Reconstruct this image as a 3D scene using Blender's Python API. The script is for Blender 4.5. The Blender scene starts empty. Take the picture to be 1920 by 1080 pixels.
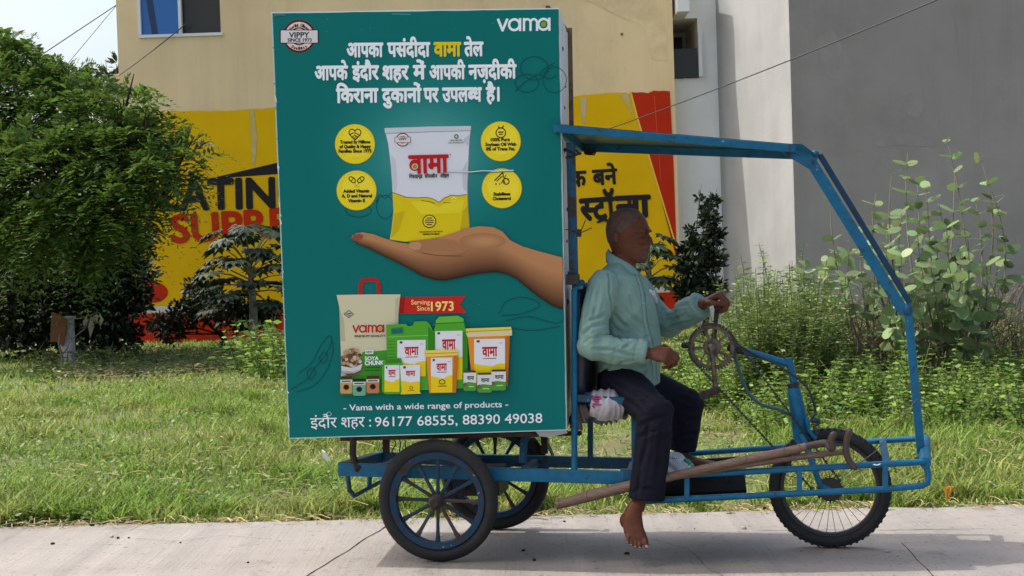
import bpy, bmesh, math, random
import numpy as np
from mathutils import Vector, Matrix, noise
from mathutils.geometry import tessellate_polygon

random.seed(7)
rng = np.random.default_rng(7)
S = bpy.context.scene
COL = S.collection

# ------------------------------------------------------------------ camera
FPX, CAMZ, ROLL = 2600.0, 1.32, 0.033
PITCH = math.atan(60 / FPX)
_u0 = Vector((math.sin(ROLL), 0, math.cos(ROLL)))
CR = Vector((math.cos(ROLL), 0, -math.sin(ROLL)))
CF = math.cos(PITCH) * Vector((0, 1, 0)) - math.sin(PITCH) * _u0
CU = math.cos(PITCH) * _u0 + math.sin(PITCH) * Vector((0, 1, 0))
CAM = Vector((0, 0, CAMZ))
cd = bpy.data.cameras.new('camera')
cd.sensor_width = 36
cd.lens = 36 * FPX / 1920
cd.clip_start = 0.05
cd.clip_end = 2000
cam = bpy.data.objects.new('camera', cd)
COL.objects.link(cam)
m4 = Matrix((CR, CU, -CF)).transposed().to_4x4()
m4.translation = CAM
cam.matrix_world = m4
S.camera = cam

# ------------------------------------------------------------------ light
SUNV = Vector((-0.67, 0.17, 1.0)).normalized()
w = bpy.data.worlds.new('World')
S.world = w
w.use_nodes = True
nt = w.node_tree
sk = nt.nodes.new('ShaderNodeTexSky')
sk.sky_type = 'NISHITA'
sk.sun_disc = False
sk.sun_elevation = math.asin(SUNV.z)
sk.sun_rotation = math.atan2(SUNV.x, SUNV.y)
sk.air_density = 1.0
sk.dust_density = 6.0
sk.ozone_density = 1.0
nt.links.new(sk.outputs[0], nt.nodes['Background'].inputs[0])
nt.nodes['Background'].inputs[1].default_value = 0.15
sd = bpy.data.lights.new('sun', 'SUN')
sd.energy = 2.1
sd.angle = math.radians(0.53)
sd.color = (1.0, 0.95, 0.87)
so = bpy.data.objects.new('sun', sd)
COL.objects.link(so)
so.rotation_euler = SUNV.to_track_quat('Z', 'Y').to_euler()
S.view_settings.view_transform = 'Standard'
S.view_settings.look = 'None'
S.view_settings.exposure = 0.95
S.view_settings.gamma = 1


# ------------------------------------------------------------------ pixel <-> place
def ray(px, py):
    return CF + CR * ((px - 960) / FPX) + CU * ((540 - py) / FPX)


def at(px, py, Y):
    r = ray(px, py)
    return CAM + r * (Y / r.y)


def gnd(px, py, z=0.0):
    r = ray(px, py)
    return CAM + r * ((z - CAMZ) / r.z)


# ------------------------------------------------------------------ objects
def tag(o, label=None, cat=None, group=None, kind=None):
    if label: o['label'] = label
    if cat: o['category'] = cat
    if group: o['group'] = group
    if kind: o['kind'] = kind
    return o


def thing(name, label, cat, loc=(0, 0, 0), rz=0, group=None):
    o = bpy.data.objects.new(name, None)
    o.empty_display_size = 0.2
    COL.objects.link(o)
    o.location = loc
    o.rotation_euler = (0, 0, rz)
    return tag(o, label, cat, group)


def link(name, me, mat=None, parent=None, smooth=False):
    o = bpy.data.objects.new(name, me)
    COL.objects.link(o)
    if mat is not None:
        for x in (mat if isinstance(mat, (list, tuple)) else [mat]):
            me.materials.append(x)
    if smooth:
        me.polygons.foreach_set('use_smooth', np.ones(len(me.polygons), dtype=bool))
    if parent is not None: o.parent = parent
    return o


def np_mesh(name, V, F):
    V = np.asarray(V, dtype=np.float32).reshape(-1, 3)
    F = np.asarray(F, dtype=np.int32)
    n, k = F.shape
    me = bpy.data.meshes.new(name)
    me.vertices.add(len(V))
    me.vertices.foreach_set('co', V.ravel())
    me.loops.add(n * k)
    me.loops.foreach_set('vertex_index', F.ravel())
    me.polygons.add(n)
    me.polygons.foreach_set('loop_start', np.arange(n, dtype=np.int32) * k)
    me.update(calc_edges=True)
    return me


def frame(d):
    d = d.normalized()
    a = Vector((0, 0, 1)) if abs(d.z) < 0.95 else Vector((1, 0, 0))
    s = d.cross(a).normalized()
    return d, s, s.cross(d).normalized()


class MB:
    """collects verts / faces for one mesh"""

    def __init__(self):
        self.v, self.f, self.m = [], [], []
        self.mi = 0

    def add(self, vs, fs):
        b = len(self.v)
        self.v += [tuple(x) for x in vs]
        for f in fs:
            self.f.append([b + i for i in f])
            self.m.append(self.mi)

    def loft(self, rings, caps=True):
        n = len(rings[0])
        vs = [p for r in rings for p in r]
        fs = []
        for i in range(len(rings) - 1):
            for j in range(n):
                k = (j + 1) % n
                fs.append([i * n + j, i * n + k, (i + 1) * n + k, (i + 1) * n + j])
        if caps:
            fs.append(list(range(n))[::-1])
            fs.append([(len(rings) - 1) * n + j for j in range(n)])
        self.add(vs, fs)

    def tube(self, pts, r, n=10, caps=True, flat=1.0, round_=False):
        pts = [Vector(p) for p in pts]
        rs = r if isinstance(r, (list, tuple)) else [r] * len(pts)
        if round_:
            d0 = (pts[0] - pts[1]).normalized(); d1 = (pts[-1] - pts[-2]).normalized()
            a = [pts[0] + d0 * rs[0] * c for c in (.95, .7)]; b = [pts[-1] + d1 * rs[-1] * c for c in (.7, .95)]
            ra = [rs[0] * .3, rs[0] * .72]; rb = [rs[-1] * .72, rs[-1] * .3]
            pts = a + pts + b; rs = ra + list(rs) + rb
        rings = []
        s = None
        for i, p in enumerate(pts):
            if i == 0: d = pts[1] - pts[0]
            elif i == len(pts) - 1: d = pts[-1] - pts[-2]
            else: d = (pts[i + 1] - pts[i]).normalized() + (pts[i] - pts[i - 1]).normalized()
            d.normalize()
            if s is None: _, s, t = frame(d)
            else:
                s = (s - d * s.dot(d)).normalized()
            t = s.cross(d)
            rings.append([p + s * (rs[i] * math.cos(2 * math.pi * j / n)) + t * (rs[i] * flat * math.sin(2 * math.pi * j / n)) for j in range(n)])
        self.loft(rings, caps)

    def bar(self, p, q, wd, ht, up=(0, 0, 1), bev=0.0):
        p, q = Vector(p), Vector(q)
        d = (q - p).normalized()
        up = Vector(up)
        s = d.cross(up).normalized()
        t = s.cross(d).normalized()
        b = bev or min(wd, ht) * 0.08
        a, c = wd / 2, ht / 2
        prof = [(-a + b, -c), (a - b, -c), (a, -c + b), (a, c - b), (a - b, c), (-a + b, c), (-a, c - b), (-a, -c + b)]
        self.loft([[x + s * u + t * v for u, v in prof] for x in (p, q)])

    def prism(self, poly, off):
        n = len(poly)
        off = Vector(off)
        vs = [Vector(p) for p in poly] + [Vector(p) + off for p in poly]
        fs = [[i, (i + 1) % n, n + (i + 1) % n, n + i] for i in range(n)]
        for t in tessellate_polygon([[Vector(p) for p in poly]]):
            fs.append(list(t)); fs.append([n + i for i in t][::-1])
        self.add(vs, fs)

    def ball(self, c, r, n=14, mrings=8, ax=None):
        c = Vector(c)
        rx, ry, rz = r if isinstance(r, (tuple, list)) else (r, r, r)
        A = ax or (Vector((1, 0, 0)), Vector((0, 1, 0)), Vector((0, 0, 1)))
        rings = []
        for i in range(mrings + 1):
            th = math.pi * (0.02 + 0.96 * i / mrings)
            rings.append([c + A[0] * (rx * math.sin(th) * math.cos(2 * math.pi * j / n)) + A[1] * (ry * math.sin(th) * math.sin(2 * math.pi * j / n)) + A[2] * (-rz * math.cos(th)) for j in range(n)])
        self.loft(rings)

    def lathe(self, c, prof, axis=(0, 1, 0), n=48, closed=True):
        """prof: (radius, along axis); ring profile swept round axis"""
        c = Vector(c)
        d, s, t = frame(Vector(axis))
        k = len(prof)
        vs = []
        for j in range(n):
            a = 2 * math.pi * j / n
            e = s * math.cos(a) + t * math.sin(a)
            vs += [c + e * r + d * h for r, h in prof]
        fs = []
        for j in range(n):
            jj = (j + 1) % n
            for i in range(k if closed else k - 1):
                ii = (i + 1) % k
                fs.append([j * k + i, j * k + ii, jj * k + ii, jj * k + i])
        self.add(vs, fs)

    def mesh(self, name):
        me = bpy.data.meshes.new(name)
        me.from_pydata(self.v, [], self.f)
        me.update()
        bm = bmesh.new(); bm.from_mesh(me)
        bmesh.ops.recalc_face_normals(bm, faces=bm.faces)
        bm.to_mesh(me); bm.free()
        me.polygons.foreach_set('material_index', np.array(self.m, dtype=np.int32))
        return me

    def build(self, name, mat, parent=None, smooth=False):
        o = link(name, self.mesh(name), mat, parent, smooth)
        if smooth:
            o.data.polygons.foreach_set('use_smooth', np.ones(len(o.data.polygons), dtype=bool))
            auto_sharp(o.data, 40)
        return o


def auto_sharp(me, deg):
    bm = bmesh.new(); bm.from_mesh(me)
    lim = math.radians(deg)
    for e in bm.edges:
        if len(e.link_faces) == 2 and e.calc_face_angle(0) > lim: e.smooth = False
    bm.to_mesh(me); bm.free()


def evaluated(o):
    bpy.context.view_layer.update()
    me = bpy.data.meshes.new_from_object(o.evaluated_get(bpy.context.evaluated_depsgraph_get()))
    return me


def fuse(mb, name, voxel, smooth_it=6, fac=0.5):
    """overlapping closed pieces -> one continuous skin"""
    tmp = link('tmp', mb.mesh('tmp'))
    r = tmp.modifiers.new('r', 'REMESH'); r.mode = 'VOXEL'; r.voxel_size = voxel
    sm = tmp.modifiers.new('s', 'SMOOTH'); sm.iterations = smooth_it; sm.factor = fac
    me = evaluated(tmp)
    me.name = name
    bpy.data.objects.remove(tmp)
    me.polygons.foreach_set('use_smooth', np.ones(len(me.polygons), dtype=bool))
    return me


# ------------------------------------------------------------------ materials
def mat(name, col, rough=0.6, metal=0.0, var=0.0, vscale=6.0, bump=0.0, bscale=40.0, col2=None, spec=0.5,
        island=0.0, trans=0.0, stretch=None, lo=0.45, hi=0.6, detail=6, rvar=0.0):
    m = bpy.data.materials.new(name)
    m.use_nodes = True
    t = m.node_tree
    N, L = t.nodes, t.links
    b = N['Principled BSDF']
    b.inputs['Roughness'].default_value = rough
    b.inputs['Metallic'].default_value = metal
    b.inputs['Specular IOR Level'].default_value = spec
    c4 = (*col, 1)
    b.inputs['Base Color'].default_value = c4
    out = None
    tc = N.new('ShaderNodeTexCoord')
    vec = tc.outputs['Object']
    if stretch:
        mp = N.new('ShaderNodeMapping')
        mp.inputs['Scale'].default_value = stretch
        L.new(vec, mp.inputs[0]); vec = mp.outputs[0]
    if col2 is not None:
        n1 = N.new('ShaderNodeTexNoise'); n1.inputs['Scale'].default_value = vscale
        n1.inputs['Detail'].default_value = detail; n1.inputs['Roughness'].default_value = 0.65
        L.new(vec, n1.inputs['Vector'])
        mr = N.new('ShaderNodeMapRange'); mr.inputs[1].default_value = lo; mr.inputs[2].default_value = hi
        L.new(n1.outputs[0], mr.inputs[0])
        mx = N.new('ShaderNodeMix'); mx.data_type = 'RGBA'
        mx.inputs[6].default_value = c4; mx.inputs[7].default_value = (*col2, 1)
        L.new(mr.outputs[0], mx.inputs[0]); out = mx.outputs[2]
    if var > 0 or island > 0:
        hs = N.new('ShaderNodeHueSaturation')
        if out is not None: L.new(out, hs.inputs['Color'])
        else: hs.inputs['Color'].default_value = c4
        if island > 0:
            g = N.new('ShaderNodeNewGeometry'); src = g.outputs['Random Per Island']; a = island
            mh = N.new('ShaderNodeMapRange'); mh.inputs[3].default_value = 0.5 - island * 0.06; mh.inputs[4].default_value = 0.5 + island * 0.05
            mul = N.new('ShaderNodeMath'); mul.operation = 'MULTIPLY'; mul.inputs[1].default_value = 17.31
            fr = N.new('ShaderNodeMath'); fr.operation = 'FRACT'
            L.new(src, mul.inputs[0]); L.new(mul.outputs[0], fr.inputs[0]); L.new(fr.outputs[0], mh.inputs[0])
            L.new(mh.outputs[0], hs.inputs['Hue'])
        else:
            n2 = N.new('ShaderNodeTexNoise'); n2.inputs['Scale'].default_value = vscale * 1.7
            n2.inputs['Detail'].default_value = 5
            L.new(vec, n2.inputs['Vector']); src = n2.outputs[0]; a = var
        mv = N.new('ShaderNodeMapRange'); mv.inputs[1].default_value = 0 if island else 0.25; mv.inputs[2].default_value = 1 if island else 0.75
        mv.inputs[3].default_value = 1 - a; mv.inputs[4].default_value = 1 + a
        L.new(src, mv.inputs[0]); L.new(mv.outputs[0], hs.inputs['Value'])
        out = hs.outputs[0]
    if out is not None: L.new(out, b.inputs['Base Color'])
    if bump > 0:
        n3 = N.new('ShaderNodeTexNoise'); n3.inputs['Scale'].default_value = bscale; n3.inputs['Detail'].default_value = 4
        L.new(vec, n3.inputs['Vector'])
        bp = N.new('ShaderNodeBump'); bp.inputs['Strength'].default_value = bump; bp.inputs['Distance'].default_value = 0.01
        L.new(n3.outputs[0], bp.inputs['Height']); L.new(bp.outputs[0], b.inputs['Normal'])
        if rvar:
            mr2 = N.new('ShaderNodeMapRange'); mr2.inputs[3].default_value = rough - rvar; mr2.inputs[4].default_value = rough + rvar
            L.new(n3.outputs[0], mr2.inputs[0]); L.new(mr2.outputs[0], b.inputs['Roughness'])
    if trans > 0:
        tr = N.new('ShaderNodeBsdfTranslucent')
        if out is not None: L.new(out, tr.inputs[0])
        else: tr.inputs[0].default_value = c4
        ms = N.new('ShaderNodeMixShader'); ms.inputs[0].default_value = trans
        L.new(b.outputs[0], ms.inputs[1]); L.new(tr.outputs[0], ms.inputs[2])
        L.new(ms.outputs[0], N['Material Output'].inputs[0])
    return m


def lin(c):
    c = c / 255
    return c / 12.92 if c <= 0.04045 else ((c + 0.055) / 1.055) ** 2.4


_ink = {}


def ink(rgb):
    """paint / print ink from the colour it shows under open shade"""
    if rgb not in _ink:
        c = [min(0.86, lin(x) / 0.84) for x in rgb]
        _ink[rgb] = mat('ink', c, 0.45, spec=0.14, bump=0.5, bscale=1.6)
    return _ink[rgb]


# ------------------------------------------------------------------ ground and road
EA, EB = gnd(108, 985), gnd(1812, 948)


def edge_y(x):
    return EA.y + (EB.y - EA.y) * (x - EA.x) / (EB.x - EA.x)


def terr(x, y):
    d = y - edge_y(x)
    if d < 0: return -0.04
    k = min(1, d / 1.5)
    return -0.03 + k * (0.06 * noise.noise(Vector((x * 0.5, y * 0.4, 3))) + 0.02 * noise.noise(Vector((x * 2.1, y * 2.1, 5))) + 0.05)


M_SOIL = mat('soil', (0.135, 0.115, 0.05), 0.95, col2=(0.07, 0.115, 0.022), vscale=1.1, var=0.35, bump=0.8, bscale=30, lo=0.4, hi=0.6)
xs = sorted(set([-400, -150, -60, -30] + list(np.arange(-14, 14.01, 0.25)) + [20, 40, 80, 200, 400]))
ys = sorted(set([-60, -20, -5, 3] + list(np.arange(6, 27.01, 0.25)) + [30, 40, 70, 140, 300, 900]))
V, Fq = [], []
for y in ys:
    for x in xs: V.append((x, y, terr(x, y)))
nx = len(xs)
for j in range(len(ys) - 1):
    for i in range(nx - 1): Fq.append([j * nx + i, j * nx + i + 1, (j + 1) * nx + i + 1, (j + 1) * nx + i])
tag(link('ground', np_mesh('ground', V, Fq), M_SOIL, smooth=True), 'rough earth lot of patchy grass beside the concrete road', 'ground', kind='structure')


def concrete():
    m = bpy.data.materials.new('road_concrete'); m.use_nodes = True
    N, L = m.node_tree.nodes, m.node_tree.links
    b = N['Principled BSDF']; b.inputs['Roughness'].default_value = 0.9; b.inputs['Specular IOR Level'].default_value = 0.25
    tc = N.new('ShaderNodeTexCoord')
    def nz(scale, det, st=(1, 1, 1), rough=.6):
        mp = N.new('ShaderNodeMapping'); mp.inputs['Scale'].default_value = st
        L.new(tc.outputs['Object'], mp.inputs[0])
        n = N.new('ShaderNodeTexNoise'); n.inputs['Scale'].default_value = scale; n.inputs['Detail'].default_value = det; n.inputs['Roughness'].default_value = rough
        L.new(mp.outputs[0], n.inputs['Vector']); return n.outputs[0]
    def rng_(src, a, b_, c=0.0, d=1.0):
        r = N.new('ShaderNodeMapRange'); r.inputs[1].default_value = a; r.inputs[2].default_value = b_; r.inputs[3].default_value = c; r.inputs[4].default_value = d
        L.new(src, r.inputs[0]); return r.outputs[0]
    def mix(f, a, b_):
        x = N.new('ShaderNodeMix'); x.data_type = 'RGBA'
        if isinstance(a, tuple): x.inputs[6].default_value = (*a, 1)
        else: L.new(a, x.inputs[6])
        if isinstance(b_, tuple): x.inputs[7].default_value = (*b_, 1)
        else: L.new(b_, x.inputs[7])
        L.new(f, x.inputs[0]); return x.outputs[2]
    c = mix(rng_(nz(0.9, 6), .35, .65), (.33, .31, .29), (.275, .257, .24))
    c = mix(rng_(nz(7, 8, rough=.75), .42, .7, 0, .55), c, (.255, .235, .21))
    c = mix(rng_(nz(1, 3, (55, 1.6, 1)), .58, .72, 0, .32), c, (.2, .185, .165))       # brushed grooves across the road
    c = mix(rng_(nz(.35, 5, (.25, 2.2, 1), .7), .50, .68, 0, .5), c, (.21, .195, .175))      # long wheel-worn streaks
    c = mix(rng_(nz(3.2, 4, (1, 1, 1), .8), .60, .66, 0, .45), c, (.17, .155, .135))
    c = mix(rng_(nz(15, 3, (1, 2.2, 1)), .66, .71, 0, .75), c, (.10, .09, .075))
    c = mix(rng_(nz(30, 2), .64, .70, 0, .85), c, (.11, .10, .085))                       # pits
    c = mix(rng_(nz(140, 3), .45, .8, 0, .35), c, (.2, .19, .17))
    L.new(c, b.inputs['Base Color'])
    h1 = nz(1, 3, (55, 1.6, 1)); h2 = nz(90, 5)
    ad = N.new('ShaderNodeMath'); L.new(h1, ad.inputs[0]); L.new(h2, ad.inputs[1])
    bp = N.new('ShaderNodeBump'); bp.inputs['Strength'].default_value = .55; bp.inputs['Distance'].default_value = .006
    L.new(ad.outputs[0], bp.inputs['Height']); L.new(bp.outputs[0], b.inputs['Normal'])
    return m


M_ROAD = concrete()
V, Fq = [], []
exs = [-300, -60] + list(np.arange(-8, 8.01, 0.05)) + [60, 300]
for x in exs:
    wob = 0.035 * noise.noise(Vector((x * 3.1, 0, 1))) + 0.02 * noise.noise(Vector((x * 11, 0, 2))) if abs(x) < 9 else 0
    V += [(x, -3.0, 0), (x, edge_y(x) - 0.02 + wob, 0), (x, edge_y(x) - 0.02 + wob, -0.1)]
for i in range(len(exs) - 1):
    a = i * 3
    Fq += [[a, a + 3, a + 4, a + 1], [a + 1, a + 4, a + 5, a + 2]]
road = tag(link('road', np_mesh('road', V, Fq), M_ROAD), 'pale brushed concrete road', 'road', kind='structure')


def road_line(name, pts, wd, seed):
    mb = MB()
    L_, R_ = [], []
    fine = []
    for a, b in zip(pts[:-1], pts[1:]):
        n = max(2, int((b - a).length / 0.03))
        fine += [a.lerp(b, i / n) for i in range(n)]
    for i, p in enumerate(fine):
        d = (fine[min(i + 1, len(fine) - 1)] - fine[max(i - 1, 0)]).normalized()
        s = Vector((-d.y, d.x, 0))
        o = s * 0.012 * noise.noise(Vector((i * 0.13, seed, 0)))
        ww = wd * (0.5 + 0.9 * abs(noise.noise(Vector((i * 0.31, seed, 4)))))
        L_.append(p + o + s * ww); R_.append(p + o - s * ww)
    vs = [Vector((q.x, q.y, 0.002)) for q in L_ + R_]
    n = len(fine)
    mb.add(vs, [[i, i + 1, n + i + 1, n + i] for i in range(n - 1)])
    return tag(mb.build(name, M_DARKLINE), 'dark irregular line on the concrete road: slab joint, crack and painted tube shadow', 'road joint', kind='structure')


M_DARKLINE = mat('joint_dirt_and_shadow', (0.035, 0.03, 0.025), 1.0, spec=0.0)
road_line('road_joint_and_shadow', [gnd(726, 985), gnd(640, 1040), gnd(570, 1084), gnd(400, 1200)], 0.0045, 1)
road_line('road_joint_and_shadow', [gnd(1420, 995), gnd(1660, 994), gnd(1860, 992)], 0.003, 2)  # painted cast shadow of the cart's front tube, not a slab joint
road_line('road_joint_and_shadow', [gnd(1690, 1018), gnd(1745, 1075), gnd(1800, 1130)], 0.003, 3)
road_line('road_joint_and_shadow', [gnd(250, 1010), gnd(330, 1016), gnd(420, 1004), gnd(520, 1012)], 0.0014, 5)
road_line('road_joint_and_shadow', [gnd(1180, 1000), gnd(1290, 1030), gnd(1330, 1068), gnd(1420, 1110)], 0.0014, 6)
# ------------------------------------------------------------------ houses
def plaster(name, c, c2, sc=0.7, bump=.25, stain=.35, dirt=(.55, .55, .5)):
    """plaster with cloudy patches, rain streaks and hairline mottling"""
    m = mat(name, c, 0.9, col2=c2, vscale=sc, var=0.08, bump=bump, bscale=25, spec=.15, lo=.35, hi=.7)
    N, L = m.node_tree.nodes, m.node_tree.links
    b = N['Principled BSDF']; src = b.inputs['Base Color'].links[0].from_socket
    tc = [n for n in N if n.type == 'TEX_COORD'][0]
    for scale, st, lo, hi, amt in ((1.0, (2.6, 2.6, .16), .50, .78, stain), (.55, (1, 1, 1), .52, .60, stain * .55), (9, (1, 1, .6), .60, .75, stain * .5)):
        mp = N.new('ShaderNodeMapping'); mp.inputs['Scale'].default_value = st; mp.inputs['Location'].default_value = (3.1, 0, 1.7)
        L.new(tc.outputs['Object'], mp.inputs[0])
        n = N.new('ShaderNodeTexNoise'); n.inputs['Scale'].default_value = scale; n.inputs['Detail'].default_value = 7; n.inputs['Roughness'].default_value = .68
        L.new(mp.outputs[0], n.inputs['Vector'])
        r = N.new('ShaderNodeMapRange'); r.inputs[1].default_value = lo; r.inputs[2].default_value = hi; r.inputs[4].default_value = amt
        L.new(n.outputs[0], r.inputs[0])
        x = N.new('ShaderNodeMix'); x.data_type = 'RGBA'; x.blend_type = 'MULTIPLY'; x.inputs[7].default_value = (*dirt, 1)
        L.new(r.outputs[0], x.inputs[0]); L.new(src, x.inputs[6]); src = x.outputs[2]
    L.new(src, b.inputs['Base Color'])
    return m


M_BEIGE = plaster('beige_plaster', (.86, .66, .375), (.80, .60, .34), .45, .25, .28)
M_WHITEW = plaster('white_plaster', (.86, .85, .83), (.82, .81, .79), .5)
M_GREYP = plaster('grey_cement', (.345, .312, .288), (.305, .276, .255), .5, .3, .25)
M_WHITEF = mat('white_frame', (.75, .76, .76), .5)

DW = 24.0           # distance of the painted wall


def W(px, py, layer=0):
    return at(px, py, DW - 0.004 * layer)


def wall_art(name, parent, polys):
    """flat paint coats on the wall: polys = [(pixel outline, rgb or material, layer)]"""
    mb = MB(); ms = []
    for pts, c, lay in polys:
        m = ink(c) if isinstance(c, tuple) else c
        if m not in ms: ms.append(m)
        mb.mi = ms.index(m)
        P = [W(x, y, lay) for x, y in pts]
        mb.add(P, [list(t) for t in tessellate_polygon([P])])
    return mb.build(name, ms, parent)


# -- letters -------------------------------------------------------------
_gcache = {}


def glyphs(s, bold=0.0, res=3):
    k = (s, bold, res)
    if k in _gcache: return _gcache[k]
    c = bpy.data.curves.new('t', 'FONT'); c.body = s; c.size = 1; c.offset = bold; c.resolution_u = res; c.fill_mode = 'FRONT'
    o = bpy.data.objects.new('t', c); COL.objects.link(o)
    me = evaluated(o)
    n = len(me.vertices)
    co = np.zeros(n * 3); me.vertices.foreach_get('co', co); co = co.reshape(-1, 3)[:, :2].copy()
    fs = [list(p.vertices) for p in me.polygons]
    par = list(range(n))                     # islands, so that touching letters never share a plane
    def fd(a):
        while par[a] != a: par[a] = par[par[a]]; a = par[a]
        return a
    for f in fs:
        for a in f[1:]: par[fd(a)] = fd(f[0])
    ids = {}; isl = [ids.setdefault(fd(f[0]), len(ids)) for f in fs]
    bpy.data.objects.remove(o); bpy.data.curves.remove(c); bpy.data.meshes.remove(me)
    _gcache[k] = (co, fs, isl)
    return _gcache[k]


def clip_x(co, fs, isl, x1):
    """keep what lies left of x1"""
    V_, F_, I_ = [], [], []
    for f, q in zip(fs, isl):
        P = [co[i] for i in f]; out = []
        for a, b in zip(P, P[1:] + P[:1]):
            ia, ib = a[0] <= x1, b[0] <= x1
            if ia: out.append(a)
            if ia != ib:
                t = (x1 - a[0]) / (b[0] - a[0]); out.append(a + (b - a) * t)
        if len(out) > 2:
            F_.append(list(range(len(V_), len(V_) + len(out)))); I_.append(q); V_ += out
    return (np.array(V_) if V_ else np.zeros((0, 2))), F_, I_


def text2d(segs, bold):
    """segs: string, or list of strings and ('half', char, keep) for joined half letters, ('sub', char)"""
    if isinstance(segs, str): segs = [segs]
    V_, F_, I_, x, q = [], [], [], 0.0, 0
    for sg in segs:
        half = isinstance(sg, tuple)
        co, fs, isl = glyphs(sg[1] if half else sg, bold)
        if half and sg[0] == 'half':
            mx = co[:, 0].max(); co, fs, isl = clip_x(co, fs, isl, mx * sg[2])
        co = co.copy()
        x0 = co[:, 0].min() if half or x > 0 else 0
        co[:, 0] += x - x0
        b = len(V_)
        V_ += list(co); F_ += [[b + i for i in f] for f in fs]; I_ += [q + i for i in isl]
        q += (max(isl) + 1) if isl else 0
        adv = co[:, 0].max()
        x = adv - 0.005 if not (half and sg[0] == 'sub') else x
    return np.array(V_), F_, I_


def put_text(mb, place, segs, x0, y0, x1, y1, cap, layer, bold=0.0, ref=None):
    """fits the text between two baseline pixels; cap = height in pixels of the reference letter"""
    co, fs, isl = text2d(segs, 0.0)
    s = segs if isinstance(segs, str) else ''.join(a if isinstance(a, str) else a[1] for a in segs)
    dv = any('\u0900' <= c <= '\u097f' for c in s)
    rc, _, _ = glyphs(ref or ('म' if dv else 'H'), 0.0)
    rh = rc[:, 1].max()
    mn, mx = co[:, 0].min(), co[:, 0].max()
    dx, dy = x1 - x0, y1 - y0
    ln = math.hypot(dx, dy)
    offs = [(0, 0)] + ([(bold * math.cos(a), bold * math.sin(a)) for a in np.linspace(0, 2 * math.pi, 9)[:-1]] if bold else [])
    mn -= bold; mx += bold
    for kk, (ox, oy) in enumerate(offs):
      for q in range(max(isl) + 1):
        use = [f for f, i in zip(fs, isl) if i == q]
        ids = sorted({a for f in use for a in f}); mp = {a: k for k, a in enumerate(ids)}
        P = []
        for a in ids:
            u = (co[a][0] + ox - mn) / (mx - mn); v = (co[a][1] + oy) / rh * cap
            P.append(place(x0 + dx * u + v * dy / ln, y0 + dy * u - v * dx / ln, layer + 0.14 * (q % 6) + 0.015 * kk))
        mb.add(P, [[mp[a] for a in f] for f in use])


# -- painted house ---------------------------------------------------------
house = thing('painted_house', 'beige plastered house with a yellow and red painted advertisement on its side wall', 'house', at(740, 640, DW) * 1.0)
house.location.z = 0
bpy.context.view_layer.update()
HI = Matrix.Translation(-house.location)


def under(o, root):
    """parent keeping world place"""
    o.parent = root
    o.matrix_parent_inverse = Matrix.Translation(-root.location)
    return o


xl, xr = W(224, 60).x, W(1266, 300).x
# leaning picture edges come from the camera roll: the wall itself is square
xl = W(238, 560).x; xr = W(1277, 560).x
xl = W(229, 300).x
zt = 6.4
wz = [W(262, 66).z, W(262, -20).z]
wx = [W(262, 30).x, W(413, 30).x]
zlow = wz[0]; zhigh = zlow + 1.25
mb = MB()


def wbox(mb, x0, x1, y0, y1, z0, z1):
    mb.add([(x0, y0, z0), (x1, y0, z0), (x1, y1, z0), (x0, y1, z0), (x0, y0, z1), (x1, y0, z1), (x1, y1, z1), (x0, y1, z1)],
           [[0, 1, 5, 4], [1, 2, 6, 5], [2, 3, 7, 6], [3, 0, 4, 7], [4, 5, 6, 7], [3, 2, 1, 0]])


T = 0.23
wbox(mb, xl, xr, DW, DW + T, -0.3, zlow)
wbox(mb, xl, wx[0], DW, DW + T, zlow, zhigh)
wbox(mb, wx[1], xr, DW, DW + T, zlow, zhigh)
wbox(mb, xl, xr, DW, DW + T, zhigh, zt)
wbox(mb, xl, xl + T, DW + T, DW + 9, -0.3, zt)
wbox(mb, xr - T, xr, DW + T, DW + 9, -0.3, zt)
wbox(mb, xl, xr, DW + 9, DW + 9 + T, -0.3, zt)
under(mb.build('wall', M_BEIGE), house)
mb = MB(); wbox(mb, xl - .15, xr + .0, DW - .1, DW + 9.3, zt, zt + .15); under(mb.build('roof', M_BEIGE), house)
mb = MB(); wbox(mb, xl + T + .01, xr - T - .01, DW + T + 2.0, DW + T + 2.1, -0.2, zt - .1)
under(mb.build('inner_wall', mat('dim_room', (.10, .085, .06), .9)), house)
# ledge stub at the left corner
mb = MB(); wbox(mb, xl - .10, xl - .003, DW + .02, DW + .5, W(228, 140).z - .12, W(228, 140).z + .02); under(mb.build('ledge', M_BEIGE), house)
# window
fr = MB(); t = .05
for a in ((wx[0] - .03, wx[1] + .03, zlow - .05, zlow), (wx[0] - .03, wx[1] + .03, zhigh, zhigh + .05)):
    wbox(fr, a[0], a[1], DW - .03, DW + .08, a[2], a[3])
for x in (wx[0] - .03, (wx[0] + wx[1]) / 2 - t / 2):
    wbox(fr, x, x + t, DW - .031, DW + .081, zlow + .001, zhigh - .001)
wo = under(fr.build('window', M_WHITEF), house)
mid = (wx[0] + wx[1]) / 2
mb = MB(); wbox(mb, wx[0] + .02, mid - .025, DW + .03, DW + .045, zlow + .002, zhigh - .002)
p = mb.build('blue_pane', mat('blue_film_glass', (.012, .13, .42), .12, spec=.6)); p.parent = wo
P = [at(x, y, DW + .022) for x, y in ((271, -20), (283, -20), (296, 65), (285, 65))]
mb = MB(); mb.prism(P, (0, .004, 0)); p = mb.build('dark_stripe', mat('pane_stripe', (.01, .03, .10), .2)); p.parent = wo
mb = MB(); wbox(mb, mid + .025, wx[1] - .004, DW + .11, DW + .12, zlow + .002, zhigh - .002)
p = mb.build('brown_pane', mat('brown_glass', (.035, .028, .018), .25)); p.parent = wo

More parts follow.
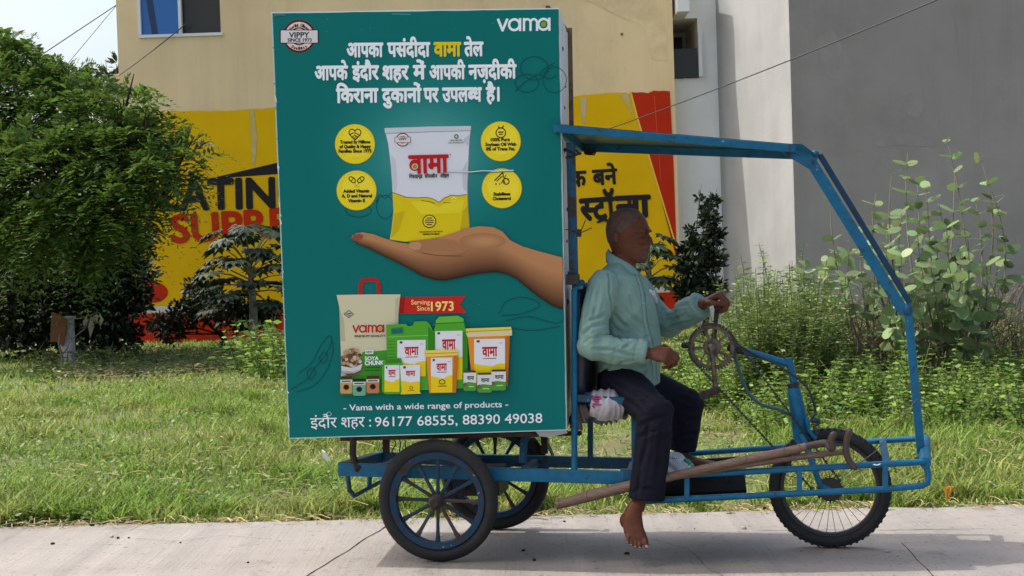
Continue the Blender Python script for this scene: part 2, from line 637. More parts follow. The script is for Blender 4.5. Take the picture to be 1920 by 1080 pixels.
# mural: paint colours with wear
M_YEL = plaster('yellow_paint', (.84, .50, .004), (.76, .44, .005), .6, .2, .16, (.88, .80, .5))
M_RED = plaster('red_paint', (.58, .034, .008), (.50, .028, .008), .8, .2, .25, (.75, .9, .9))
M_BLK = mat('black_paint', (.016, .014, .013), .7, spec=.25)
M_WPAINT = mat('white_line_paint', (.62, .60, .56), .8)
M_WASH = mat('washed_yellow', (.60, .45, .12), .85, col2=(.60, .475, .28), vscale=3)


def jag(pts, amp, seed):
    out = []
    for i, (a, b) in enumerate(zip(pts[:-1], pts[1:])):
        n = max(1, int(math.hypot(b[0] - a[0], b[1] - a[1]) / 9))
        for k in range(n):
            x = a[0] + (b[0] - a[0]) * k / n
            out.append((x, a[1] + (b[1] - a[1]) * k / n + amp * noise.noise(Vector((x * .06, seed, 0)))))
    return out + [pts[-1]]


def xr_at(y): return 1262 + (y - 250) * .033      # right wall corner in the picture
def xl_at(y): return 227.5 + (y - 300) * .033


top = jag([(xl_at(210) + 2, 212), (330, 208), (420, 208), (500, 203), (540, 200), (800, 187), (1040, 187), (1066, 182), (1120, 176), (1160, 173), (1182, 176)], 3.5, 1)
yel = top + [(1187, 190), (1232, 345), (1277, 495), (1279, 536), (1100, 546), (780, 556), (480, 568), (300, 573), (xl_at(574) + 1, 575)]
redt = jag([(1181, 172), (1215, 175), (1226, 170), (1256, 171)], 3, 9)
red = redt + [(xr_at(300) - 1, 300), (xr_at(490) - .5, 490), (1276, 492), (1232, 345), (1196, 225)]
whl = [(xl_at(575) + 1, 576), (300, 574), (480, 569), (780, 557), (1100, 547), (xr_at(536) - 1, 537), (xr_at(545) - 1, 546), (1100, 556), (780, 567), (480, 580), (300, 586), (xl_at(588) + 1, 588)]
base = [(xl_at(588) + 1, 589), (300, 587), (480, 581), (780, 568), (1100, 557), (xr_at(546) - 1, 547), (xr_at(630) - 1, 630), (780, 650), (xl_at(665) + 1, 665)]
mural = wall_art('painted_advertisement', None, [(yel, M_YEL, 1), (red, M_RED, 2), (whl, M_WPAINT, 1), (base, M_RED, 1)])
under(mural, house)


def sub(o, parent, root):
    o.parent = parent      # the part itself already sits at the world origin
    return o


wedge = [(366, 341), (520, 305), (640, 278), (640, 322), (525, 326), (440, 332)]
sub(wall_art('black_wedge', None, [(wedge, M_BLK, 2)]), mural, house)
line = [(1181, 172), (1184, 172), (1198, 225), (1234, 345), (1278, 490), (1276, 493), (1231, 346), (1194, 226)]
sub(wall_art('edge_line', None, [(line, (222, 180, 70), 3), ([(1226, 180), (1227.5, 180), (1240, 340), (1239, 340)], (196, 80, 50), 3)]), mural, house)
for wp in ([([(467, 204), (476, 204), (482, 260), (478, 310), (473, 310)], M_WASH, 2)], [([(1086, 183), (1100, 182), (1098, 230), (1092, 232)], M_WASH, 2)], [([(1160, 176), (1180, 178), (1186, 215), (1176, 200)], M_WASH, 2)]):
    sub(wall_art('washed_streak', None, wp), mural, house)
disc = [(295 + 30 * math.cos(a), 548 + 20 * math.sin(a)) for a in np.linspace(0, 6.2, 24)]
sub(wall_art('red_disc', None, [([(x - 10, y) for x, y in disc], M_RED, 2)]), mural, house)
mb = MB()
put_text(mb, W, 'PLATINUM', 262, 395, 635, 385, 54, 3, .036)
sub(mb.build('black_lettering', M_BLK), mural, house)
mb = MB()
put_text(mb, W, 'SUPREME', 321, 455, 648, 434, 50, 3, .034)
sub(mb.build('red_lettering', M_RED), mural, house)
mb = MB()
put_text(mb, W, 'बने', 1111, 347, 1159, 344, 27, 3, .035)
put_text(mb, W, 'एक', 1046, 351, 1101, 348, 27, 3, .035)
put_text(mb, W, [('half', 'स', .70), 'ट'], 1088, 413, 1141, 409, 38, 3, .045)
put_text(mb, W, 'ॉ', 1134, 410, 1156, 408, 38, 5, .045)
put_text(mb, W, [('half', 'न', .72), 'ग'], 1153, 408, 1222, 405, 38, 4, .045)
for pl in ([(1123, 416), (1133, 410), (1143, 417)],):
    q = [(pl[0][0] - 2, pl[0][1] + 3), (pl[1][0], pl[1][1] + 4), (pl[2][0] + 1, pl[2][1] + 4), (pl[2][0] + 3, pl[2][1] - 1), (pl[1][0], pl[1][1] - 3), (pl[0][0] - 5, pl[0][1])]
    P = [W(x, y, 5) for x, y in q]; mb.add(P, [list(a) for a in tessellate_polygon([P])])
put_text(mb, W, 'इस', 1048, 292, 1106, 288, 24, 3, .02)
sub(mb.build('hindi_lettering', M_BLK), mural, house)
rg = []
for r0, c, l in ((10.5, (40, 25, 12), 3), (7.5, (180, 130, 30), 4), (6, (60, 35, 18), 5), (3.5, (150, 105, 50), 6)):
    rg.append(([(339 + r0 * math.cos(a), 254 + r0 * math.sin(a)) for a in np.linspace(0, 6.1, 20)], c, l))
rg.append(([(334, 246), (336, 238), (341, 237), (344, 241), (343, 245)], (35, 22, 12), 3))
sub(wall_art('round_emblem', None, rg), mural, house)

M_DAMP = mat('damp_stain', (.74, .56, .32), .95, col2=(.84, .645, .365), vscale=2.2, var=.1)
stains = [jag([(1160, 30), (1180, 38), (1200, 44), (1212, 58), (1216, 92), (1222, 110), (1240, 114), (1252, 116), (1250, 60), (1240, 20), (1215, -20), (1180, -10), (1160, 30)], 5, 21), jag([(1070, -5), (1110, 4), (1160, 30), (1195, -20), (1100, -30), (1070, -5)], 5, 23)]
for k, p in enumerate(stains): under(wall_art('damp_stain', None, [(p[:-1], M_DAMP, 1 + .4 * k)]), house)
under(wall_art('damp_stain', None, [([(1166 + 3 * math.cos(a), 64 + 3 * math.sin(a)) for a in np.linspace(0, 6, 10)], (120, 108, 88), 2)]), house)

# -- grey house on the right ------------------------------------------------
DG = 21.0
G0 = at(1487, 300, DG); G0.z = 0
G1 = at(1352, 300, 24.35); G1.z = 0                    # far end of the bright side wall
gs = (G1 - G0).normalized(); gf = Vector((gs.y, -gs.x, 0))      # along the side, along the front
g = thing('grey_house', 'tall grey cement house with one bright white side wall', 'house', G0 + gf * 3)
bpy.context.view_layer.update()
mb = MB(); Zb, Zh = Vector((0, 0, -.3)), Vector((0, 0, 6.8))
P = [G0 + Zb + gf * .003, G0 + Zb + gf * 14, G0 + Zb + gf * 14 + gs * .25, G0 + Zb + gs * .25 + gf * .003]
mb.prism(P, Zh); under(mb.build('front_wall', M_GREYP), g)
M_SIDE = plaster('side_plaster', (.32, .33, .335), (.29, .30, .305), .9, .3, .2)
mb = MB(); P = [G0 + Zb + gs * .001, G0 + Zb + gf * .0028 + gs * .001, G0 + Zb + gf * .2 + gs * .26, G1 + Zb + gf * .2 + gs * 3, G1 + Zb + gs * 3]
mb.prism(P, Zh); under(mb.build('side_wall', M_SIDE), g)
mb = MB(); P = [G0 + Vector((0, 0, 6.51)) - gf * .1 - gs * .1, G0 + Vector((0, 0, 6.51)) + gf * 14 - gs * .1, G0 + Vector((0, 0, 6.51)) + gf * 14 + gs * 7, G0 + Vector((0, 0, 6.51)) - gf * .1 + gs * 7]
mb.prism(P, Vector((0, 0, .2))); under(mb.build('roof', M_GREYP), g)


def Gp(x, y, l=1):
    r = ray(x, y); n = -gs
    return CAM + r * ((l * .003 - (CAM - G0).dot(n)) / r.dot(n))


xg = G0.x
M_CEM2 = mat('cement_patch', (.30, .272, .252), .95, col2=(.33, .30, .277), vscale=3, var=.08, bump=.2, bscale=30)
for pts in ([(1790, 20), (1796, 60), (1799, 110), (1797, 112), (1793, 62), (1788, 22)], [(1640, 260), (1700, 250), (1760, 262), (1752, 276), (1690, 272), (1645, 275)], [(1530, 60), (1560, 52), (1580, 90), (1566, 150), (1538, 130)], [(1690, 180), (1712, 172), (1735, 196), (1722, 226), (1700, 214)]):
    pts = jag(pts + pts[:1], 4, len(pts))[:-1]
    mb = MB(); P = [Gp(x, y) for x, y in pts]; mb.add(P, [list(t) for t in tessellate_polygon([P])]); under(mb.build('cement_patch', M_CEM2), g)

# -- white house with balcony, between the two --------------------------------
DB = 24.4
b0, b1 = xr + .02, xg + 3
bh = thing('white_house', 'white house set back behind the beige house with a dark panelled balcony', 'house', (xr + 1, DB, 0))


def Bp(px, py): return at(px, py, DB)


hx0, hx1 = b0, Bp(1309, 90).x
hz0, hz1 = Bp(1290, 147).z, Bp(1300, 34).z
mb = MB()
wbox(mb, b0, b1, DB, DB + .2, -.3, hz0); wbox(mb, hx1, b1, DB, DB + .2, hz0, hz1); wbox(mb, b0, b1, DB, DB + .2, hz1, 6.5)
under(mb.build('wall', M_WHITEW), bh)
mb = MB()
wbox(mb, b0 - .4, hx1 + .0, DB + 1.6, DB + 1.7, hz0 - .1, hz1 + .1)
wbox(mb, hx1 + .001, hx1 + .12, DB + .201, DB + 1.6, hz0, hz1)
wbox(mb, b0 - .4, hx1, DB + .201, DB + 1.6, hz1 + .001, hz1 + .12)
wbox(mb, b0 - .4, hx1, DB + .201, DB + 1.6, hz0 - .12, hz0 - .001)
under(mb.build('balcony_recess', M_WHITEW), bh)
mb = MB(); wbox(mb, b0, Bp(1308, 90).x - .02, DB - .05, DB - .01, hz0 + .01, Bp(1285, 92).z); under(mb.build('balcony_panel', mat('charcoal_panel', (.022, .024, .026), .4)), bh)
mb = MB(); wbox(mb, b0 - .3, at(1279, 80, DB + 1.58).x, DB + 1.57, DB + 1.595, hz0, at(1270, 70, DB + 1.58).z); under(mb.build('balcony_door', mat('dark_door', (.04, .045, .05), .4)), bh)
mb = MB(); wbox(mb, Bp(1308, 90).x, Bp(1308, 90).x + .06, DB - .12, DB - .002, hz0 + .02, Bp(1312, 64).z); under(mb.build('edge_fin', M_WHITEF), bh)
mb = MB(); wbox(mb, b0 + .03, Bp(1283, 20).x, DB - .7, DB - .002, Bp(1283, 34).z, 6.3); under(mb.build('upper_bay', M_WHITEF), bh)
# ------------------------------------------------------------------ vegetation
def leaf_mat(name, c, isl=.45, trans=.28, rough=.5, spec=.35):
    return mat(name, c, rough, island=isl, trans=trans, spec=spec)


M_LEAF_TREE = leaf_mat('leaf_green', (.085, .150, .026), .5, .38)
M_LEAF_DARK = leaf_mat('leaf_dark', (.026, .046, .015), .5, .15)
M_LEAF_FRESH = leaf_mat('leaf_fresh', (.17, .285, .045), .4, .42)
M_LEAF_PALE = leaf_mat('leaf_pale', (.175, .255, .105), .5, .35, .5)
M_LEAF_WEED = leaf_mat('leaf_weed', (.135, .20, .045), .45, .3)
M_GRASS = leaf_mat('grass_blades', (.135, .195, .040), .55, .42, .6, .2)
M_DRY = leaf_mat('dry_straw', (.40, .33, .18), .4, .1, .9, .1)
M_BARK = mat('bark', (.035, .027, .02), .95, col2=(.02, .016, .012), vscale=9, bump=.8, bscale=40)
M_STEM = mat('green_stem', (.10, .12, .045), .8, var=.2)
M_TWIG = mat('dry_twig', (.16, .12, .08), .9, var=.2)


def unit(v):
    return v / np.maximum(1e-9, np.linalg.norm(v, axis=-1, keepdims=True))


def leaf_quads(P, D, N, ln, wd, droop=0.15):
    """P base, D direction, N normal (k,3); diamond leaf folded along its middle: 2 quads of 3 points + ridge"""
    D = unit(D); Sd = unit(np.cross(D, N)); N2 = np.cross(Sd, D)
    ln = np.asarray(ln).reshape(-1, 1); wd = np.asarray(wd).reshape(-1, 1)
    mid = P + D * ln * .5
    tip = P + D * ln - N2 * ln * droop
    a = mid + Sd * wd * .5 - N2 * wd * .12
    b = mid - Sd * wd * .5 - N2 * wd * .12
    V_ = np.stack([P, a, tip, b], 1).reshape(-1, 3)
    k = len(P)
    i = np.arange(k)[:, None] * 4
    return V_, i + np.array([[0, 1, 2, 3]])


def rand_dirs(n, up=0.0):
    v = unit(rng.normal(size=(n, 3))); v[:, 2] += up
    return unit(v)


def fronds(base, dirs, length, pairs, leaf, width, droop=.35):
    """compound leaves: leaflets in pairs along a drooping midrib"""
    k = len(base)
    dirs = unit(dirs)
    side = unit(np.cross(dirs, np.array([0, 0, 1.0]) + rng.normal(size=(k, 3)) * .25))
    Ps, Ds, Ns, Ls, Ws = [], [], [], [], []
    nrm = np.cross(side, dirs)
    for i in range(pairs):
        t = (i + .6) / pairs
        p = base + dirs * (length * t)[:, None] + np.array([0, 0, -1.0]) * (droop * length * t * t)[:, None]
        sc = (1 - .55 * t) * (.7 + .6 * math.sin(math.pi * min(1, t + .15)))
        for s in (-1, 1):
            d = side * s + dirs * .55 + rng.normal(size=(k, 3)) * .18
            Ps.append(p); Ds.append(d); Ns.append(nrm + rng.normal(size=(k, 3)) * .3)
            Ls.append(np.full(k, leaf * sc) * rng.uniform(.8, 1.2, k)); Ws.append(np.full(k, width * sc))
    return leaf_quads(np.concatenate(Ps), np.concatenate(Ds), np.concatenate(Ns), np.concatenate(Ls), np.concatenate(Ws))


def join(parts):
    V_, F_, b = [], [], 0
    for v, f in parts:
        V_.append(v); F_.append(f + b); b += len(v)
    return np.concatenate(V_), np.concatenate(F_)


def blob_points(blobs, n, shell=.55):
    """points through ellipsoid clumps, thicker towards their outside and top"""
    wts = np.array([b[1] ** 2 for b in blobs]); wts /= wts.sum()
    idx = rng.choice(len(blobs), n, p=wts)
    C = np.array([list(b[0]) for b in blobs])[idx]; R = np.array([b[1] for b in blobs])[idx]
    d = rand_dirs(n, .25)
    rr = R * (shell + (1 - shell) * rng.random(n)) * rng.uniform(.75, 1.15, n)
    return C + d * rr[:, None] * np.array([1, 1.1, .8]), d


def pxblob(px, py, Y, rpx):
    return (at(px, py, Y), rpx * Y / FPX)


def tree(name, label, cat, base, blobs, leafmesh, leafm, trunk_r, bark=None, group=None, limbs=True):
    t = thing(name, label, cat, base, 0, group)
    bpy.context.view_layer.update()
    mb = MB()
    b = Vector(base)
    cen = sum((Vector(x[0]) for x in blobs), Vector()) / len(blobs)
    fork = Vector((b.x + (cen.x - b.x) * .25, b.y + (cen.y - b.y) * .25, b.z + (cen.z - b.z) * .55))
    mid = b.lerp(fork, .5) + Vector((.06, .03, 0))
    mb.tube([b - Vector((0, 0, .12)), b + Vector((0, 0, .08)), mid, fork], [trunk_r * 1.35, trunk_r * 1.05, trunk_r * .9, trunk_r * .75], 10)
    if limbs:
        for c, r in blobs:
            c = Vector(c)
            m = fork.lerp(c, .5) + Vector((random.uniform(-.2, .2), random.uniform(-.2, .2), -.08 * (c - fork).length))
            k = trunk_r * min(.5, .25 + r * .2)
            mb.tube([fork - Vector((0, 0, .05)), m, c, c + (c - m) * .3], [k, k * .7, k * .4, k * .12], 6)
            for q in range(3):
                e = c + Vector(rand_dirs(1, .3)[0]) * r * .8
                mb.tube([m.lerp(c, .5 + .15 * q), c.lerp(e, .4), e], [k * .35, k * .22, k * .06], 5)
    under(mb.build('trunk', bark or M_BARK, None, True), t)
    V_, F_ = leafmesh
    under(link('crown', np_mesh('crown', V_, F_), leafm), t)
    return t


# --- the large feathery tree at the left ---------------------------------
YT = 18.5
bl = [pxblob(*a) for a in ((120, 168, 19, 48), (150, 230, 18.5, 75), (70, 190, 18.8, 80), (235, 205, 18.2, 42), (110, 320, 18, 95), (225, 300, 18, 75), (20, 320, 18.5, 95), (295, 325, 17.6, 42), (265, 262, 18.0, 48),
                               (338, 305, 17.8, 34), (205, 395, 17.6, 72), (262, 400, 17.6, 34), (130, 415, 17.8, 80), (60, 430, 18, 80), (190, 455, 18.0, 40), (-60, 380, 18.5, 110), (-80, 220, 18.8, 90), (20, 130, 19, 60))]
P, D = blob_points(bl, 3000, .70)
dirs = D * .9 + rng.normal(size=D.shape) * .4; dirs[:, 2] += .18
lm = fronds(P, dirs, rng.uniform(.34, .85, len(P)), 10, .125, .044, .8)
tree('feathery_tree', 'large dark green feathery tree in front of the left end of the painted house', 'tree', gnd(205, 655), bl, lm, M_LEAF_TREE, .16)

# a second crown behind it, seen against the sky
bl = [pxblob(*a) for a in ((200, 150, 27, 22), (222, 122, 27, 12), (175, 205, 27, 30), (205, 180, 27, 22), (240, 165, 27, 10), (150, 160, 27, 20))]
P, D = blob_points(bl, 420, .3)
lm = leaf_quads(P, D + rng.normal(size=D.shape) * .6, rand_dirs(len(P), .3), rng.uniform(.16, .3, len(P)), rng.uniform(.05, .09, len(P)))
c0 = at(190, 300, 27)
tree('distant_tree', 'thin dark tree top rising behind the feathery tree against the sky', 'tree', (c0.x, 27, 0), bl, lm, M_LEAF_DARK, .09)

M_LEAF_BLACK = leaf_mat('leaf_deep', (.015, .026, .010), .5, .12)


# dense evergreen shrubs in the shade below
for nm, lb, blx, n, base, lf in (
    ('dark_shrub', 'dense dark shrub filling the shade under the feathery tree', ((130, 560, 20, 60), (200, 590, 20, 65), (60, 590, 20.5, 70), (150, 500, 20.5, 70), (240, 560, 20.4, 50), (-40, 560, 20.6, 90), (225, 480, 20.0, 55), (180, 500, 19.6, 60), (90, 500, 19.8, 70), (20, 490, 19.8, 70), (250, 450, 20.2, 40), (110, 620, 20.2, 50), (170, 640, 20.2, 40), (230, 635, 20.3, 38), (40, 630, 20.3, 60), (255, 520, 20.8, 40)), 12500, (150, 655), .13),  # shade under the tree is put into the near-black leaf colour
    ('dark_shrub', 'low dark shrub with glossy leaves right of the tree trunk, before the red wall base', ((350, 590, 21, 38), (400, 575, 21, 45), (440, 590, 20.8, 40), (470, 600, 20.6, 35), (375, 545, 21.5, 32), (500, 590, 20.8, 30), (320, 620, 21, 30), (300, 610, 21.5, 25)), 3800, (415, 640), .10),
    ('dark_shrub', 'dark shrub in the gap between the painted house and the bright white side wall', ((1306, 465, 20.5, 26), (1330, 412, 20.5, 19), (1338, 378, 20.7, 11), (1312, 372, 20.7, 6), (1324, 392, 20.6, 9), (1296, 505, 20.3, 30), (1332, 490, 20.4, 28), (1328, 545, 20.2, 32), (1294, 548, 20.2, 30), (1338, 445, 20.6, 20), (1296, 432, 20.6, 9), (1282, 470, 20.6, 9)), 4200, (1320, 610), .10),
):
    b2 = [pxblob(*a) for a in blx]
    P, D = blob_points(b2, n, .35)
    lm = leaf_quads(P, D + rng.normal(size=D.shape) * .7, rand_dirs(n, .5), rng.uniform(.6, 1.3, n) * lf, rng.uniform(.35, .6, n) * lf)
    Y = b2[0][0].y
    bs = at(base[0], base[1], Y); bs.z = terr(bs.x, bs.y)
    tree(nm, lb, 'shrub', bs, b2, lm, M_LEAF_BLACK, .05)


b2 = [pxblob(*a) for a in [(x, y, 27, 60) for x in range(-260, 240, 70) for y in (600, 530, 450)]]
P, D = blob_points(b2, 7000, .3)
lm = leaf_quads(P, D + rng.normal(size=D.shape) * .7, rand_dirs(len(P), .5), rng.uniform(.14, .3, len(P)), rng.uniform(.08, .15, len(P)))
bs = at(60, 640, 27); bs.z = 0
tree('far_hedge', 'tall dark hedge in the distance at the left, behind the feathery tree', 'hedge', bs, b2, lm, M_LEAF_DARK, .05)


# --- papaya-like tree ------------------------------------------------------
def papaya(label, top, Y, basepx, spread, n, fall=1.0):
    tp = at(*top, Y); bs = Vector((at(basepx, 600, Y).x, Y, 0))
    t = thing('papaya_tree', label, 'tree', bs)
    bpy.context.view_layer.update()
    mb = MB(); mb.tube([bs - Vector((0, 0, .1)), bs.lerp(tp, .5) + Vector((.03, 0, 0)), tp], [.075, .06, .035], 8)
    under(mb.build('trunk', mat('papaya_bark', (.22, .21, .18), .9, var=.2)), t)
    st = MB(); parts = []
    for i in range(n):
        az = i * 2.399; el = 1.0 - 1.35 * i / n
        d = Vector((math.cos(az) * math.cos(el), math.sin(az) * math.cos(el), math.sin(el)))
        L = spread * random.uniform(.75, 1.1)
        e = tp - Vector((0, 0, .45 * fall * i / n)) + d * L
        s0 = tp - Vector((0, 0, .5 * fall * i / n))
        st.tube([s0, s0.lerp(e, .5) + Vector((0, 0, .04)), e], [.012, .01, .007], 5)
        hd = Vector((d.x, d.y, -.25)).normalized(); sd_ = hd.cross(Vector((0, 0, 1))).normalized()
        nn = sd_.cross(hd)
        ps, ds, ns, ls = [], [], [], []
        for k in range(9):
            a = (k - 4) * .48
            dd = hd * math.cos(a) + sd_ * math.sin(a)
            for j in range(3):
                d3 = dd + (sd_ if j == 1 else -sd_ if j == 2 else Vector()) * .45
                ps.append(e + dd * (0 if j == 0 else .12)); ds.append(d3); ns.append(nn + Vector(rng.normal(size=3)) * .15); ls.append((.34 if j == 0 else .17) * (1 - .08 * abs(k - 4)))
        ls = np.array(ls)
        parts.append(leaf_quads(np.array(ps), np.array(ds), np.array(ns), ls, ls * .40, .3))
    under(st.build('leaf_stalks', M_STEM), t)
    V_, F_ = join(parts)
    under(link('crown', np_mesh('crown', V_, F_), leaf_mat('papaya_leaf', (.020, .044, .017), .35, .15)), t)


papaya('dark papaya tree with lobed leaves in front of the orange painted letters', (468, 492), 20.0, 472, .66, 34, 1.0)
papaya('small papaya plant in front of the yellow wall, seen beside the seated man\'s head', (1215, 490), 20.5, 1215, .42, 16, 1.0)

# --- leafy weeds ------------------------------------------------------------
def plant_mesh(h, nst, leaf, spread, lean=.25, lw=.42, pitch=.055, up=.5):
    """bushy weed: wandering stems with leaves all the way up. returns stems MB and leaf arrays"""
    st = MB(); ps, ds, ls = [], [], []
    for i in range(nst):
        a = random.uniform(0, 6.28); r = spread * math.sqrt(random.random())
        b = Vector((math.cos(a) * r * .4, math.sin(a) * r * .4, -.04))
        hh = h * random.uniform(.55, 1.05)
        tp = b + Vector((math.cos(a) * r + random.gauss(0, lean * h * .3), math.sin(a) * r + random.gauss(0, lean * h * .3), hh))
        m_ = b.lerp(tp, .5) + Vector((random.gauss(0, .04), random.gauss(0, .04), 0))
        st.tube([b, m_, tp], [.007, .005, .002], 4)
        n = int(hh / pitch)
        for k in range(n):
            t = .12 + .88 * k / n
            p = b.lerp(m_, t * 2) if t < .5 else m_.lerp(tp, t * 2 - 1)
            for q in range(2):
                az = k * 1.57 + q * 3.14 + random.uniform(-.5, .5)
                ps.append(p); ds.append((math.cos(az), math.sin(az), up * random.uniform(.2, 1.2))); ls.append(leaf * random.uniform(.6, 1.2) * (1.15 - .6 * t))
    ls = np.array(ls)
    n = len(ls)
    nr = np.tile([0, 0, 1.0], (n, 1)) + rng.normal(size=(n, 3)) * .45
    return st, leaf_quads(np.array(ps, dtype=float), np.array(ds, dtype=float), nr, ls, ls * lw, .2)


def weed_kind(name, label, cat, m, *a, **k):
    st, (V_, F_) = plant_mesh(*a, **k)
    t = thing(name, label, cat)
    st.build('stems', M_STEM, t)
    link('leaves', np_mesh('leaves', V_, F_), m, t)
    return t


def copy_tree(o, parent=None):
    c = o.copy(); COL.objects.link(c)
    if parent is not None: c.parent = parent
    for ch in list(o.children): copy_tree(ch, c)
    return c


def scatter(kinds, spots, labels, group, smin=.75, smax=1.2):
    used = {}
    for i, (x, y, s) in enumerate(spots):
        k = i % len(kinds)
        o = kinds[k] if k not in used else copy_tree(kinds[k])
        used[k] = 1
        o.location = (x, y, terr(x, y)); o.rotation_euler.z = random.uniform(0, 6.28)
        sc = s * random.uniform(smin, smax); o.scale = (sc * random.uniform(.9, 1.15), sc * random.uniform(.9, 1.15), sc)
        o['label'] = labels[k]; o['group'] = group[k] if isinstance(group, list) else group


def at_g(px, Y):
    v = at(px, 600, Y)
    return v.x, Y


# right-hand thicket: fine leaved tall weeds, broad leaved weeds
tall = [weed_kind('tall_weed', '', 'weed', M_LEAF_WEED, 1.15, 10, .10, .22, lw=.36, pitch=.03) for _ in range(2)]
broad = [weed_kind('broad_weed', '', 'weed', M_LEAF_FRESH, .58, 11, .09, .32, lw=.62, pitch=.042, up=.3) for _ in range(2)]
sp = []
for px, Y, s in ((1385, 12.6, .85), (1405, 11.6, .85), (1425, 12.4, 1.0), (1440, 11.2, .95), (1462, 12.0, 1.12), (1480, 11.4, 1.05), (1500, 12.3, .9), (1518, 11.3, .85), (1540, 12.6, .8), (1560, 11.7, .8), (1588, 12.4, .75), (1390, 10.8, .7), (1500, 10.7, .7),
                 (1615, 12.9, .8), (1650, 13.0, .8), (1690, 13.2, .8), (1740, 12.8, .75), (1790, 12.9, .8), (1840, 12.6, .8), (1880, 13, .8), (1360, 13.2, .6), (1340, 12.2, .5), (1300, 13.4, .45), (1265, 13.8, .45), (1430, 13.4, .95), (1475, 13.6, 1.0)):
    sp.append((*at_g(px, Y), s))
for i in range(34):
    px = random.uniform(1375, 1560); sp.append((*at_g(px, random.uniform(10.8, 14.2)), random.uniform(.7, 1.0)))
for i in range(26):
    px = random.uniform(1560, 1950); sp.append((*at_g(px, random.uniform(11.8, 14.5)), random.uniform(.55, .8)))
scatter(tall, sp, ['tall fine-leaved weed in the thicket below the grey house'] * 2, 'tall weeds below the grey house', .92, 1.08)
sp = []
for i in range(90):
    px = random.uniform(1380, 1960); Y = random.uniform(9.2, 12.2)
    sp.append((*at_g(px, Y), random.uniform(.55, 1.0) * (1.0 if px > 1480 else .75)))
for i in range(40):
    px = random.uniform(1225, 1420); Y = random.uniform(10.8, 15.5)
    sp.append((*at_g(px, Y), random.uniform(.5, .85)))
scatter(broad, sp, ['broad-leaved green weed in the sunny verge right of the cart'] * 2, 'broad-leaved weeds right of the cart')

# left-hand weeds before the shaded wall
lw = [weed_kind('leafy_weed', '', 'weed', M_LEAF_FRESH, .62, 8, .12, .25, lw=.6, pitch=.06, up=.35) for _ in range(2)]
sp = [(*at_g(px, Y), s) for px, Y, s in ((455, 16.2, 1.0), (485, 15.6, 1.15), (512, 16.4, 1.25), (530, 15.4, 1.3), (505, 15, .9), (548, 16, 1.2), (440, 16.8, .8), (575, 16.2, 1.1), (610, 16.5, 1.0), (530, 17.2, 1.3), (490, 17.4, 1.1))]
scatter(lw, sp, ['bright leafy weed in the clump left of the billboard'] * 2, 'leafy weeds left of the billboard', .85, 1.15)
lo = [weed_kind('low_weed', '', 'weed', M_LEAF_WEED, .30, 8, .11, .3, lw=.5, pitch=.05, up=.3)]
sp = []
for i in range(95):
    px = random.uniform(30, 560); Y = random.uniform(16.3, 20.5)
    sp.append((*at_g(px, Y), random.uniform(.6, 1.25)))
scatter(lo, sp, ['low leafy weed in the band before the shaded trees'], 'low weeds before the shaded trees')


# --- milkweed with round pale leaves -----------------------------------------
def milkweed(label, base, stems, seed):
    random.seed(seed)
    t = thing('milkweed_shrub', label, 'shrub', base)
    bpy.context.view_layer.update()
    st = MB(); Vs, Fs = [], []
    for tip, bend, leafy in stems:
        b = Vector(base) + Vector((random.uniform(-.12, .12), random.uniform(-.1, .1), -.03))
        tip = Vector(tip)
        m1 = b.lerp(tip, .45) + Vector(bend)
        fine = []
        for i in range(17):
            u = i / 16
            fine.append(b * (1 - u) ** 2 + m1 * 2 * u * (1 - u) + tip * u * u)
        st.tube(fine, [.013 * (1 - .75 * i / 16) for i in range(17)], 6)
        k0 = int(16 * (1 - leafy))
        for i in range(k0, 17):
            p = fine[i]; u = i / 16
            d0 = (fine[i] - fine[i - 1]).normalized()
            if random.random() < .2: continue
            for q in range(2):
                az = (i % 2) * 1.57 + q * 3.14 + random.uniform(-.4, .4)
                s_, t_ = frame(d0)[1:]
                out = (s_ * math.cos(az) + t_ * math.sin(az)) + d0 * random.uniform(.2, .75)
                out.normalize()
                L = .142 * random.uniform(.7, 1.15) * (1.1 - .5 * max(0, u - .6))
                nr = (d0 * 1.0 + Vector((random.gauss(0, .7), random.gauss(0, .7), random.gauss(.3, .5))))
                sd_ = out.cross(nr).normalized(); n2 = sd_.cross(out)
                prof = [(0.02, .10), (.22, .30), (.5, .36), (.78, .27), (.95, .09)]
                bi = len(Vs)
                for a, wv in prof:
                    for s2 in (-1, 1): Vs.append(p + out * L * a + sd_ * (s2 * wv * L) + n2 * (.10 * L * abs(s2) - .10 * a * a * L))
                for r_ in range(len(prof) - 1): Fs.append([bi + r_ * 2, bi + r_ * 2 + 1, bi + r_ * 2 + 3, bi + r_ * 2 + 2])
    under(st.build('stems', mat('milkweed_stem', (.22, .21, .13), .85, var=.25), None, True), t)
    under(link('leaves', np_mesh('leaves', [tuple(v) for v in Vs], Fs), M_LEAF_PALE, smooth=True), t)


